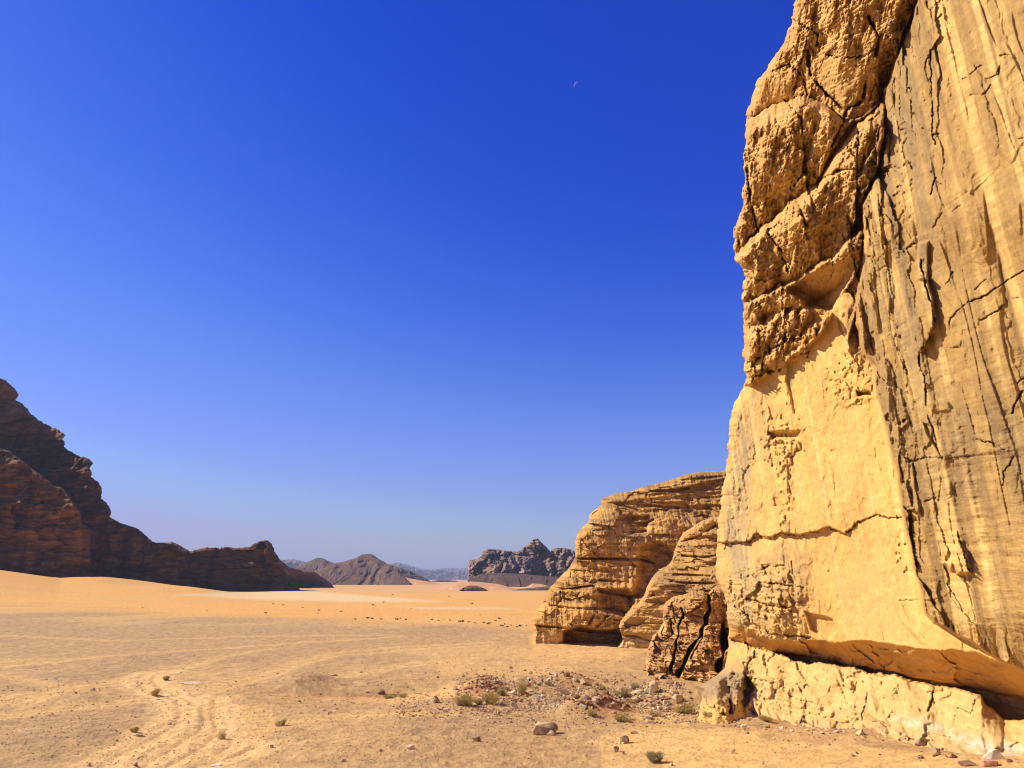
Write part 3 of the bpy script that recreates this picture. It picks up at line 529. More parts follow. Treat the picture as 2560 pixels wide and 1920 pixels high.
def rel4(U, V, x, z):
    wu = U + 4 * fbm(x * .9, z * .9, 4, 360); wv = V + 4 * fbm(x * .9, z * .9, 4, 361)
    h = .7 * fbm(x * .35, z * .35, 3, 362) + .3 * fbm(x * 1.2, z * 1.2, 4, 363) + .35 * rdg(x * .3, z * 1.6, 3, 364)
    fx, fz = x + .5 * fbm(x * 1.1, z * 1.1, 4, 57), z + .5 * fbm(x * 1.1, z * 1.1, 4, 58)
    h = h + 1.5 * facet(fx * .55, fz * .5, 57) * ss(1650, 1610, V) + .6 * facet(fx * 1.8, fz * 1.7, 58) + .22 * facet(fx * 4.2, fz * 4.6, 59)
    h = h + ss(1600, 1640, V) * (.5 * facet(x * 1.0, fz * 2.4, 60) + .12 * rdg(x * .4, z * 3.2, 3, 366))
    for pl, wd, dp in CH: h = h - dp * .8 * (1 - ss(wd * .1, wd * (.5 + .55 * pn(x * 1.5, z * 1.5, 365)), pdist(wu + 5 * pn(x * 1.6, z * 1.6, 367), wv, pl, 40)))
    return h
def col4(U, V, x, z):
    c = cnst(U, (.45, .255, .095)); c = mixc(c, .7 * ss(-.1, .5, fbm(x * .6, z * .6, 4, 370)), (.56, .35, .14)); c = mixc(c, .6 * ss(0, .5, fbm(x * .7, z * 1.5, 4, 371)), (.30, .165, .07))
    c = mixc(c, .6 * ss(1625, 1670, V) * ss(-.3, .3, fbm(x * .6, z * 2, 3, 372)), (.62, .42, .18)); return c * (1 + .16 * fbm(x * 3, z * 3, 3, 373))[..., None]
o = mass('rock_outcrop', OUT4, Z3((1020, 1630), (1200, 1640), (1400, 1650), (1600, 1660), (1760, 1660)), dep4, rel4, col4, 520, 330, M_wall, 22, 2.6, 8, 2.2, 8., seed=3,
         split=lambda U, V: np.where(V < 1615, 0, 1), parts=('knobbly_top', 'layered_foot'))
tag(o, 'knobbly fissured sandstone buttress split by dark clefts, at the cliff corner', 'rock outcrop')

# ================================================================== MOUNTAINS
LM = [(-500, 560), (-330, 700), (-200, 800), (-80, 860)] + Z1((0, 110), (35, 125), (75, 160), (117, 212), (93, 244), (130, 265), (165, 295), (180, 320), (240, 370), (300, 405), (360, 430), (404, 462), (375, 482), (397, 500), (392, 535),
    (440, 565), (485, 590), (545, 605), (574, 635), (545, 660), (567, 690), (560, 715), (598, 745), (626, 785), (622, 850), (655, 880), (677, 910), (684, 940), (672, 962), (700, 980), (735, 1000), (800, 1018),
    (850, 1038), (900, 1080), (930, 1112), (985, 1125), (1060, 1118), (1110, 1140), (1165, 1178), (1195, 1168), (1260, 1152), (1350, 1155), (1400, 1148), (1450, 1155), (1530, 1150), (1560, 1130), (1600, 1112), (1640, 1105),
    (1670, 1130), (1690, 1180), (1715, 1215), (1725, 1250), (1760, 1310), (1790, 1350), (1830, 1395), (1850, 1425))
LB = [(-500, 1470), (-200, 1475), (0, 1478), (200, 1480), (400, 1482), (600, 1486), (752, 1484)]
NEARB = Z1((-1400, 200), (-600, 420), (0, 545), (60, 555), (110, 600), (230, 690), (330, 770), (400, 800), (450, 880), (490, 930), (500, 1010), (550, 1035), (552, 1360), (550, 1500), (-1400, 1500))
def depm(U, V):
    wu = U + 3 * fbm(U / 20., V / 20., 3, 400); wv = V + 3 * fbm(U / 25., V / 12., 3, 401)
    nb_ = mask(wu, wv, NEARB, 3)
    base = ip(U, [(-600, 330), (0, 352), (222, 352), (500, 378), (750, 412)])
    back_ = 30 * ss(1350, 950, V) * ss(500, 100, U)
    return base + back_ - nb_ * (26 + .5 * back_)
def relm(U, V, x, z):
    wz = z + 1.5 * fbm(x * .03, z * .05, 3, 410)
    h = 5 * fbm(x * .02, z * .03, 3, 411) + 3.2 * rdg(x * .008, wz * .10, 4, 412, .65) + 1.8 * rdg(x * .10, z * .012, 3, 413)
    fx = x + 6 * fbm(x * .06, z * .06, 4, 415)
    h = h + 5.5 * facet(fx * .045, wz * .10, 61) + 3.2 * facet(fx * .13, wz * .30, 62) + 1.4 * facet(fx * .35, wz * .7, 63) + .8 * fbm(x * .3, z * .5, 4, 414)
    h = h + 5 * ell(U, V, 660, 1400, 40, 50, .8) - 3 * mask(U, V, Z1((1590, 1180), (1620, 1170), (1640, 1330), (1600, 1330)), 4)
    return h
def colm(U, V, x, z):
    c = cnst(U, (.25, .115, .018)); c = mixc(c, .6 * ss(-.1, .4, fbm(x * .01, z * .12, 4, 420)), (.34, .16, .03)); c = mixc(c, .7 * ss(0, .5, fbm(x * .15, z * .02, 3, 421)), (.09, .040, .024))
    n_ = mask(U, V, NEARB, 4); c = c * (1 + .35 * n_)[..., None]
    c = mixc(c, .6 * ss(.15, .7, rdg(x * .012, (z + 5 * fbm(x * .03, z * .04, 4, 410)) * .12, 4, 425, .7) + .4 * rdg(x * .12, z * .02, 3, 427)), (.06, .028, .008)); c = mixc(c, .6 * ss(.15, .5, fbm(x * .05, z * .25, 4, 426)), (.38, .17, .05)); c = mixc(c, .7 * ss(1120, 1000, V + 30 * fbm(x * .03, z * .05, 3, 5)), (.27, .15, .06)); return c * (1 + .45 * fbm(x * .12, z * .3, 4, 422))[..., None]  # dark lines: strata, and crevice shade put into the colour
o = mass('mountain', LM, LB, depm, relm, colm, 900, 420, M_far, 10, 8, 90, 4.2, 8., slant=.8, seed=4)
tag(o, 'dark shaded stepped mountain rising on the left edge and trailing off in a low ridge', 'mountain', kind='structure')
def far_mass(name, label, sky_pts, base_v, D, seed, rgb, rgb2, tilt=0., jag=1.0, nc=300, nrw=90, rm=10, thick=None, mat=M_far, scale=1., amp=6., slope=.0, strata=.5, cat='mountain', kind='structure', jagf=12.):
    k = 1. / scale
    u0, u1 = sky_pts[0][0], sky_pts[-1][0]
    def dep(U, V): return D * (1 + tilt * (U - u0) / max(u1 - u0, 1)) - slope * (V - min(p[1] for p in sky_pts))
    def rel(U, V, x, z):
        x = x + 22 * k * fbm(x * .02, z * .03, 4, seed + 1) / k / k; z = z + .25 * (x % 1) * 0 + 5 * fbm(x * .03 * k, z * .03 * k, 3, seed + 2) / k
        return amp * (fbm(x * .02 * k + .015 * k * z, z * .02 * k, 3, seed) * .8 + .7 * rdg(x * .03 * k + .02 * k * z, z * .012 * k, 4, seed + 5, .55) + strata * .5 * rdg(x * .006 * k, z * .15 * k, 3, seed + 9) + (.8 * facet(x * .035 * k, z * .03 * k, seed + 3) + .35 * facet(x * .11 * k, z * .07 * k, seed + 4)) * (strata > .4) + .35 * fbm(x * .12 * k, z * .12 * k, 4, seed + 7))
    def colr(U, V, x, z):
        c = cnst(U, rgb); c = mixc(c, .8 * ss(-.1, .5, fbm(x * .012 * k, z * .1 * k, 4, seed + 11)), rgb2); return c * (1 + .3 * fbm(x * .1 * k, z * .2 * k, 4, seed + 12))[..., None]
    bl = [(u0 - 2, base_v), ((u0 + u1) / 2, base_v), (u1 + 2, base_v)]
    o = mass(name, sky_pts, bl, dep, rel, colr, nc, nrw, mat, 10, rm, thick or D * .15, jag, jagf, seed=seed)
    return tag(o, label, cat, kind=kind)
far_mass('hill', 'low dark rubbly hill at the right end of the shaded mountain', Z2((60, 140), (150, 250), (210, 300), (300, 322), (370, 328), (420, 365), (470, 395), (505, 435)), 1482, 500, 430, (.17, .115, .075), (.24, .17, .11), amp=5, slope=-.3, nc=240, rm=5)
far_mass('mountain', 'brown pointed mountain with smooth scree slopes in the middle distance', Z2((240, 430), (330, 380), (380, 330), (420, 315), (505, 278), (560, 268), (640, 245), (680, 222), (720, 217), (750, 222), (790, 250), (860, 290), (900, 320), (960, 370), (1010, 420)), 1475, 900, 440,
         (.14, .088, .058), (.185, .12, .078), amp=15, slope=1.6, nc=420, nrw=140, rm=10, strata=.12, jag=.7)
far_mass('mountain', 'low rounded brown peak behind the left side of the pointed mountain', Z2((180, 380), (240, 320), (290, 285), (350, 262), (390, 243), (430, 246), (460, 262), (510, 280), (600, 330), (700, 400)), 1472, 1050, 450,
         (.12, .08, .062), (.16, .11, .08), amp=12, slope=1.2, nc=260, rm=10, strata=.15, jag=.8)
far_mass('hill', 'dark low hill sloping down to the right behind the pointed mountain', Z2((760, 280), (850, 285), (900, 300), (950, 315), (1000, 330), (1050, 355), (1100, 380), (1140, 405)), 1466, 1150, 460,
         (.10, .07, .055), (.14, .10, .075), amp=12, slope=.8, nc=200, rm=8)
far_mass('hill', 'thin dark hill on the plain between the two mountains', Z2((1120, 395), (1170, 386), (1230, 385), (1290, 392), (1310, 405)), 1464, 1500, 470, (.12, .085, .07), (.15, .11, .085), amp=8, nc=120, nrw=50, rm=8)
far_mass('mountain', 'craggy terraced rock mountain with a pointed summit beyond the outcrop', Z2((1362, 400), (1364, 300), (1372, 262), (1440, 240), (1455, 205), (1490, 185), (1540, 188), (1600, 198), (1655, 203), (1690, 200), (1720, 180), (1760, 145), (1785, 122), (1812, 120), (1830, 140),
         (1870, 175), (1890, 205), (1920, 180), (1980, 178), (2020, 185), (2050, 205), (2150, 240), (2300, 300)), 1478, 780, 480, (.20, .13, .10), (.34, .23, .165), amp=46, slope=.7, nc=520, nrw=190, rm=12, strata=.42, jag=2.6, jagf=7.)
far_mass('hill', 'dark scree skirt at the foot of the craggy mountain', Z2((1362, 385), (1450, 345), (1560, 340), (1700, 345), (1850, 360), (2000, 370), (2200, 380)), 1480, 640, 490, (.10, .06, .042), (.17, .105, .07), amp=7, slope=1.4, strata=.8, nc=300, nrw=80, rm=8, jag=.6)
far_mass('hill', 'small dark mound among the salmon dunes', Z2((1290, 458), (1340, 432), (1370, 421), (1420, 423), (1470, 440), (1505, 462)), 1484, 395, 500, (.15, .095, .06), (.20, .13, .085), amp=2, nc=120, nrw=40, rm=4, thick=25, jag=.4)
far_mass('hill', 'low dark hill at the right end of the salmon dunes', Z2((1600, 465), (1680, 445), (1760, 436), (1850, 430), (1900, 420), (2000, 415), (2100, 420)), 1486, 410, 505, (.15, .10, .065), (.20, .14, .09), amp=2, nc=140, nrw=40, rm=4, thick=25, jag=.5)
for lb, pts, D, sd_ in (('pale jagged blue range on the horizon between the mountains', [(760, 300), (860, 285), (920, 272), (960, 295), (1010, 300), (1050, 320), (1110, 325), (1170, 318), (1250, 330), (1330, 322), (1420, 335), (1500, 340)], 5200, 510),
                        ('faintest and farthest blue range, tallest behind the pointed mountain', [(700, 340), (800, 300), (900, 275), (960, 283), (1060, 312), (1130, 318), (1220, 305), (1300, 312), (1400, 300), (1500, 330)], 8200, 520),
                        ('hazy blue hill far behind the end of the shaded mountain', [(60, 300), (130, 268), (190, 255), (240, 253), (280, 260), (330, 275), (420, 300), (500, 330)], 3600, 530)):
    far_mass('mountain', lb, Z2(*pts), 1462, D, sd_, (.17, .12, .10), (.22, .16, .13), amp=160, slope=3, nc=260, nrw=50, rm=60, mat=M_vast, scale=9., jag=2.2, jagf=9., strata=.1)
# salmon sand dunes
def dune(label, pts, base_v, D, sd_, rgb=(.60, .33, .16), thick=60):
    k = far_mass('sand_dune', label, Z2(*pts), base_v, D, sd_, rgb, tuple(c * 1.08 for c in rgb), amp=1.0, nc=200, nrw=60, rm=18, thick=thick, jag=.25, strata=0., scale=3., slope=.8, cat='dune'); return k
dune('salmon sand dune in front of the craggy mountain', [(1150, 445), (1210, 425), (1290, 410), (1340, 405), (1380, 395), (1430, 398), (1500, 405), (1560, 412), (1650, 438), (1720, 462)], 1486, 430, 540)
dune('low salmon dune left of the small dark mound', [(1140, 440), (1200, 433), (1260, 425), (1340, 430), (1420, 445), (1480, 462)], 1484, 405, 545)
dune('pale salmon sand ramp climbing the right flank of the pointed mountain', [(930, 362), (950, 364), (1000, 378), (1060, 388), (1130, 400), (1200, 420)], 1468, 860, 550)
dune('small salmon dune by the right foot of the craggy mountain', [(1735, 432), (1780, 408), (1840, 412), (1900, 430)], 1482, 470, 555)

# ================================================================== GROUND
# rise towards the foot of the cliff so that it meets the ledge where the photo shows
cu_ = np.array([1725, 1871, 1992, 2154, 2235, 2356, 2436, 2560, 2900, 3400])
cv_ = ip(cu_, CONT); _ci = []
for a, b in zip(cu_, cv_):
    i = np.argmin(np.abs(V[:, -40] - b)) ; j = np.argmin(np.abs(U[i] - a)); _ci.append(WALLP[i + 6, j + nb])
WCT = np.array(_ci)
MND = []                                                     # mounds: x, y, rx, ry, height
for u, v, wpx, hpx, ry in ((768, 1712, 62, 20, 2.0), (690, 1722, 90, 8, 3), (181, 1748, 80, 14, 2.5), (1212, 1728, 52, 26, 1.6), (1175, 1735, 60, 10, 2), (1330, 1718, 80, 13, 2.2), (1424, 1708, 60, 22, 1.6),
                           (1501, 1782, 62, 44, 1.6), (1440, 1785, 60, 24, 1.6), (1660, 1745, 90, 34, 1.5), (1740, 1760, 80, 30, 1.5), (150, 1860, 160, 14, 3), (1000, 1850, 200, 10, 3), (1700, 1880, 240, 8, 3), (1910, 1810, 60, 12, 1.0), (2300, 1885, 120, 12, 1.0)):
    x, y = gp(u, v); k = y / F; MND.append((x, y, wpx * k, wpx * k * ry * .6, hpx * k))
def track(*p): return [gp(u, v) for u, v in Z7(*p)]
RUTS = [track((930, 404), (860, 418), (838, 440), (860, 475), (960, 525), (1040, 560), (1105, 610), (1130, 670), (1100, 740), (960, 825), (800, 915), (600, 1060)),
        track((810, 412), (770, 432), (765, 455), (800, 490), (900, 530), (980, 560), (1000, 620), (985, 690), (890, 765), (700, 850), (540, 929), (300, 1060)),
        track((1190, 560), (1175, 640), (1200, 720), (1170, 780), (1060, 850), (900, 930), (700, 1060)), track((1420, 815), (1330, 850), (1180, 900), (1000, 940)), track((1270, 815), (1180, 860), (1080, 890))]
FAINT = [track((0, 655), (300, 620), (600, 590), (900, 555), (1080, 545), (1250, 495), (1500, 430), (1680, 350), (1850, 305), (2200, 275), (2700, 250)), track((0, 640), (300, 603), (600, 572), (900, 540), (1060, 520), (1230, 470), (1480, 410), (1650, 335), (1840, 290), (2200, 255), (2700, 235)),
         track((1850, 440), (2000, 410), (2200, 370), (2500, 340)), track((1870, 425), (2000, 398), (2200, 358), (2500, 325)), track((0, 370), (400, 330), (900, 290), (1500, 250), (2200, 200)),
         track((0, 200), (600, 220), (1300, 200), (2200, 190)), track((0, 420), (300, 480), (700, 450), (1000, 380), (1250, 310), (1500, 270)), track((2200, 120), (2130, 105), (2100, 60), (2080, 20)), track((200, 580), (280, 520), (300, 490), (700, 440)),
         track((2500, 640), (2000, 650), (1500, 690), (1300, 800))]
def pl_dist(x, y, pl, reach):
    return pdist(x, y, pl, reach)
def gheight(x, y):
    r = np.hypot(x, y); z = .25 * fbm(x * .03, y * .03, 3, 600) * ss(15, 60, r) + .07 * fbm(x * .25, y * .25, 4, 601) * ss(400, 60, r)
    z = z * ss(1500, 300, r)
    for mx, my, rx_, ry_, hh in MND: z = z + hh * np.exp(-(((x - mx) / rx_) ** 2 + ((y - my) / ry_) ** 2) * 1.1)
    # apron rising to the left mountain
    uu = 1280 + F * x / np.maximum(y, 1) * .97
    A = ip(uu, [(-2500, 22), (-500, 18), (0, 12.2), (100, 9.2), (222, 5.6), (320, 4.8), (420, 3.6), (600, 1.5), (752, 0), (760, 0)])
    Ac = 6 + (A - 6) * .87; z = z + np.maximum(Ac, 0) * ss(0, 2.5, A) * ss(150, 302, y) ** 1.3 * (y > 0) - 2.6 * ss(304, 330, y) * ss(0, 3, A) * (y < 2000)
    for u, d, rx_, ry_, hh in ((350, 302, 20, 9, 1.6), (300, 296, 10, 6, .8)):
        mx = (u - 1280) / F * d * 1.03; e = ((x - mx) / rx_) ** 2 + ((y - d) / ry_) ** 2; z = z + hh * np.exp(-e) 
    # rise at the foot of the cliff
    rise = np.interp(y, WCT[::-1, 1][np.argsort(WCT[::-1, 1])], WCT[::-1, 2][np.argsort(WCT[::-1, 1])])
    xw = np.interp(y, np.sort(WCT[:, 1]), WCT[np.argsort(WCT[:, 1]), 0]); rise = np.maximum(rise, 0); rise = np.where(y > 42, rise * ss(56, 42, y), rise); rise = np.where(y < 12, rise * ss(0, 12, y), rise)
    z = z + rise * ss(13, .3, xw - x) ** 1.2
    # cut bank
    return z
fr = np.concatenate([np.linspace(-math.pi, R(-44), 60)[:-1], np.linspace(R(-44), R(44), 1150), np.linspace(R(44), math.pi, 60)[1:-1]])
px = np.concatenate([np.geomspace(.35, 8, 30), np.arange(9, 60, .8), np.arange(60, 640, 1.25)])  # px below horizon
rr = CAMZ * F / px; rr = np.concatenate([[13000, 12000], rr[rr < 11000], [14, 10, 6, 3, .5]]); rr = np.unique(rr)[::-1]
TH, RR = np.meshgrid(fr, rr); gx, gy = RR * np.sin(TH), RR * np.cos(TH)
gz = gheight(gx, gy)
front = (gy > 5); gu, gv = proj(gx, np.maximum(gy, 1), gz); gu = np.where(front, gu, -999); gv = np.where(front, gv, 2500)
inner = np.exp(-(RR / 60) ** 2) 
rut = np.zeros_like(gz); faint = np.zeros_like(gz)
wx = gx + .12 * fbm(gx * .25, gy * .25, 3, 610); wy = gy + .12 * fbm(gx * .25, gy * .25, 3, 611)
wide = np.full(gz.shape, 99., np.float32)
for p in RUTS:
    d = pl_dist(wx, wy, p, 3.5); wide = np.minimum(wide, d)
    gz = gz - .05 * np.exp(-(d / .2) ** 2) + .02 * np.exp(-((d - .55) / .22) ** 2) * (.6 + .8 * pn(gx * 1.5, gy * 1.5, 612)); rut = np.maximum(rut, np.exp(-(d / .3) ** 2))
    gz = gz + .008 * np.sin(d * 11 + 2 * pn(gx * .3, gy * .3, 615)) * np.exp(-(d / 1.3) ** 2)
for p in FAINT:
    d = pl_dist(wx, wy, p, 4); gz = gz - .04 * np.exp(-(d / .5) ** 2); faint = np.maximum(faint, np.exp(-(d / .8) ** 2))
cutd = pl_dist(gx + .3 * pn(gx, gy, 613), gy + .3 * pn(gx * .7, gy, 614), [gp(u, v) for u, v in Z7((1800, 512), (1870, 505), (1950, 512), (2080, 508), (2140, 500))], 5)
cuts = gy - np.interp(gx, [gp(u, v)[0] for u, v in Z7((1800, 512), (2140, 504))], [gp(u, v)[1] for u, v in Z7((1800, 512), (2140, 504))])
gz = gz - .30 * ss(1.5, -.3, cuts + .0) * np.exp(-(cutd / 2.5) ** 2)
grav = ss(400, 30, RR) * (.03 * fbm(gx * 2.2, gy * 1.6, 5, 620, .75) + .03 * ss(.35, .7, pn(gx * 4.2, gy * 4.2, 622)) + .05 * fbm(gx * .6, gy * .4, 3, 624))
gz = gz + grav
# --- ground colour
sand, grey = np.array([.59, .395, .175]), np.array([.405, .275, .148])
t = .62 + 1.1 * fbm(gx * .05, gy * .035, 4, 630) + .35 * fbm(gx * .4, gy * .3, 4, 631)
C = np.ones(gz.shape + (3,)) * sand; greym = ss(.25, .85, t)
bx = ss(1620, 1560, gv) * .15
greym = greym * .75 + .20
px_poly = [(Z7((0, 640), (500, 640), (830, 660), (760, 740), (640, 760), (690, 800), (560, 900), (300, 929), (0, 960)), .85), (Z7((180, 520), (300, 490), (430, 500), (560, 540), (640, 570), (400, 590), (180, 580)), .7),
           (Z7((1500, 460), (1600, 405), (1800, 410), (1900, 460), (1700, 480)), .8), (Z7((1500, 640), (2212, 620), (2212, 929), (1800, 929), (1500, 800), (1600, 690)), .55),
           (Z8((0, 90), (200, 90), (420, 150), (480, 210), (300, 260), (0, 270)), .8), (Z8((1000, 170), (1300, 160), (1560, 180), (1500, 240), (1280, 200)), .9), (Z8((0, 350), (500, 330), (760, 380), (1000, 640), (600, 708), (0, 708)), .5),
           ([(-600, 1545), (400, 1560), (900, 1565), (1330, 1585), (1330, 1640), (900, 1660), (400, 1650), (-600, 1640)], .8), (Z7((900, 420), (1500, 440), (1400, 470), (1000, 470)), .5)]
sand_poly = [(Z8((1250, 560), (1560, 480), (2212, 500), (2212, 708), (1700, 708), (1500, 600)), .9), (Z8((1300, 230), (1500, 300), (1560, 370), (1900, 420), (1800, 480), (1500, 450)), .8), (Z8((480, 230), (900, 260), (850, 330), (500, 320), (120, 330), (0, 320), (400, 290)), .9),
             (Z7((1200, 560), (1500, 600), (1560, 700), (1350, 790), (1220, 760), (1180, 640)), .8), (Z8((180, 40), (900, 30), (1500, 60), (1500, 110), (700, 90), (500, 200), (420, 130)), .6), ([(1930, 1850), (2560, 1905), (2700, 2100), (1500, 2100), (1500, 1850), (1800, 1830)], .7), (Z7((650, 740), (850, 700), (900, 760), (700, 790)), .8)]
wgu = gu + 18 * fbm(gx * .12, gy * .12, 4, 640); wgv = gv + 6 * fbm(gx * .15, gy * .1, 4, 641)
for p, a in px_poly: greym = np.maximum(greym, a * mask(wgu, wgv, p, 8))
for p, a in sand_poly: greym = greym * (1 - a * mask(wgu, wgv, p, 8))
near = ss(1.7, .3, wide); greym = greym * (1 - .85 * near); greym = greym * (1 - .8 * faint)
C = C * (1 - greym[..., None]) + grey * greym[..., None]
C = mixc(C, .75 * near, (.72, .50, .25)); C = mixc(C, .5 * rut, (.50, .33, .15))
dark = ss(.05, .5, fbm(gx * 1.6, gy * 1.2, 4, 650)) * greym; C = mixc(C, .5 * dark, (.20, .125, .07)); C = mixc(C, .4 * ss(.1, .5, fbm(gx * .9, gy * .35, 4, 656)) * ss(250, 80, RR), (.62, .43, .22))
# far bands: orange sand, pale pan, pinkish sand
bnd = 5 * fbm(gx * .012, gy * .02, 4, 657) + ip(wgu, [(-600, 1512), (0, 1518), (640, 1541), (995, 1553), (1332, 1570), (2000, 1575)]) + 3 * fbm(gx * .03, gy * .05, 3, 651)
orange = ss(16, -12, wgv - bnd + 10 * fbm(gx * .04, gy * .08, 4, 658)); oc = np.ones_like(C) * np.array([.68, .385, .125]); oc = mixc(oc, .5 * ss(0, .5, fbm(gx * .008, gy * .03, 4, 652)), (.60, .40, .19)); oc = mixc(oc, .35 * ss(.1, .5, fbm(gx * .02, gy * .06, 4, 653)), (.48, .30, .15))
C = C * (1 - orange[..., None]) + oc * orange[..., None]
C = mixc(C, .75 * ss(1488, 1470, wgv) * ss(500, 900, gu), (.60, .37, .20))
wp = mask(gu + 10 * fbm(gx * .02, gy * .02, 3, 655), gv + 2 * fbm(gx * .02, gy * .04, 3, 656), [(440, 1487), (560, 1481), (640, 1477), (770, 1476), (860, 1484), (950, 1491), (1110, 1504), (1020, 1505), (850, 1504), (640, 1499), (540, 1493)], 4)
C = mixc(C, .85 * wp, (.70, .54, .31)); C = mixc(C, .5 * mask(gu, gv, [(980, 1517), (1250, 1518), (1300, 1524), (1050, 1523)], 2), (.68, .56, .38))
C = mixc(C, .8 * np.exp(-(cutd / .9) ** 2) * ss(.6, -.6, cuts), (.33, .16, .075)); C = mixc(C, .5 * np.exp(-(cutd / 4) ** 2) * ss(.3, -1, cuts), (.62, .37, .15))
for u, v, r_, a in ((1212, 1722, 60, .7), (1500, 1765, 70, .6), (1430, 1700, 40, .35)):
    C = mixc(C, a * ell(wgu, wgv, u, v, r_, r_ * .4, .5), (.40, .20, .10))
C = C * (1 + .08 * fbm(gx * 2, gy * 2, 3, 660) * ss(200, 60, RR))[..., None]
C = C * np.array([1.03, .985, .87])
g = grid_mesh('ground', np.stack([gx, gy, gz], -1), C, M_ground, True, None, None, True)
tag(g, 'sandy gravel desert plain with tyre tracks', kind='structure')
GX, GY, GZg = gx, gy, gz
def ground_z(x, y):
    """height of the ground sheet at a point in view"""
    th = math.atan2(x, y); r = math.hypot(x, y)
    j = np.clip(np.searchsorted(fr, th) - 1, 0, len(fr) - 2); i = np.clip(np.searchsorted(-rr, -r) - 1, 0, len(rr) - 2)
    a = (th - fr[j]) / (fr[j + 1] - fr[j]); b = (rr[i] - r) / (rr[i] - rr[i + 1])
    return float((GZg[i, j] * (1 - a) + GZg[i, j + 1] * a) * (1 - b) + (GZg[i + 1, j] * (1 - a) + GZg[i + 1, j + 1] * a) * b)
def on_ground(u, v):
    """the nearest ground point seen at a photo pixel"""
    rx, rz = ray(u, v); rx, rz = float(rx), float(rz); far = min(-CAMZ / rz * 1.25, 900) if rz < -.003 else 900; prev = 16.; d = 16.
    while d < far:
        if CAMZ + rz * d <= ground_z(rx * d, d):
            lo, hi = prev, d
            for _ in range(12):
                m = (lo + hi) / 2
                if CAMZ + rz * m <= ground_z(rx * m, m): hi = m
                else: lo = m
            d = hi; break
        prev = d; d *= 1.012
    x, y = rx * d, d; return x, y, ground_z(x, y)

# ================================================================== STONES
def stone_mesh(name, seed, dims, rgb, lvl=1, cuts=7, stain_shade=None):
    r = random.Random(seed); bm = bmesh.new()
    for _ in range(11 if lvl < 2 else 13):
        v = Vector([r.gauss(0, 1) for _ in range(3)]).normalized() * r.uniform(.8, 1.1); bm.verts.new(v)
    ch = bmesh.ops.convex_hull(bm, input=bm.verts); bmesh.ops.delete(bm, geom=[e for e in ch['geom_interior'] if isinstance(e, bmesh.types.BMVert)], context='VERTS')
    if lvl:
        bmesh.ops.bevel(bm, geom=list(bm.edges), offset=.035, segments=1, affect='EDGES')
        bmesh.ops.triangulate(bm, faces=bm.faces)
        bmesh.ops.subdivide_edges(bm, edges=bm.edges, cuts=lvl, use_grid_fill=True, fractal=.0)
    co = np.array([v.co[:] for v in bm.verts])
    if lvl:
        n = (fbm(co[:, 0] * 1.6 + seed, co[:, 1] * 1.6 + co[:, 2], 4, seed) + fbm(co[:, 2] * 2.2, co[:, 0] * 1.5 - co[:, 1], 3, seed + 4)) * .09
        co = co * (1 + n)[:, None]
    for v, c in zip(bm.verts, co): v.co = Vector((c[0] * dims[0], c[1] * dims[1], c[2] * dims[2]))
    me = bpy.data.meshes.new(name); bm.to_mesh(me); bm.free()
    ca = me.color_attributes.new('Col', 'FLOAT_COLOR', 'POINT'); n = len(co)
    k = 1 + .25 * fbm(co[:, 0] * 2 + seed, co[:, 2] * 2, 3, seed); cc = np.array(rgb)[None] * k[:, None]
    if stain_shade is not None:
        sm = ss(-.1, .25, fbm(co[:, 0] * 1.5 + 3, co[:, 1] * 1.2 + co[:, 2], 3, seed + 9) + .5 * co[:, 0])[:, None]; cc = cc * (1 - sm) + np.array(stain_shade) * sm  # darker right side: stains, and on some stones a shadowed side painted in
    ca.data.foreach_set('color', np.concatenate([cc, np.ones((n, 1))], 1).astype(np.float32).ravel()); me.materials.append(M_stone)
    return me
def put_stone(me, u, v, rot, label, group=None, cat='stone', name='stone', scale=1., sink=.3, hz=None, tilt=(0, 0)):
    x, y, z = on_ground(u, v); o = bpy.data.objects.new(name, me); COL.objects.link(o)
    o.rotation_euler = (tilt[0], tilt[1], rot); o.scale = (scale,) * 3; hh = (hz or .4) * scale
    o.location = (x, y, z + hh * (1 - 2 * sink)); return tag(o, label, cat, group)
PALE, TAN, BRN, RED = (.60, .47, .29), (.50, .35, .18), (.30, .19, .10), (.34, .185, .10)
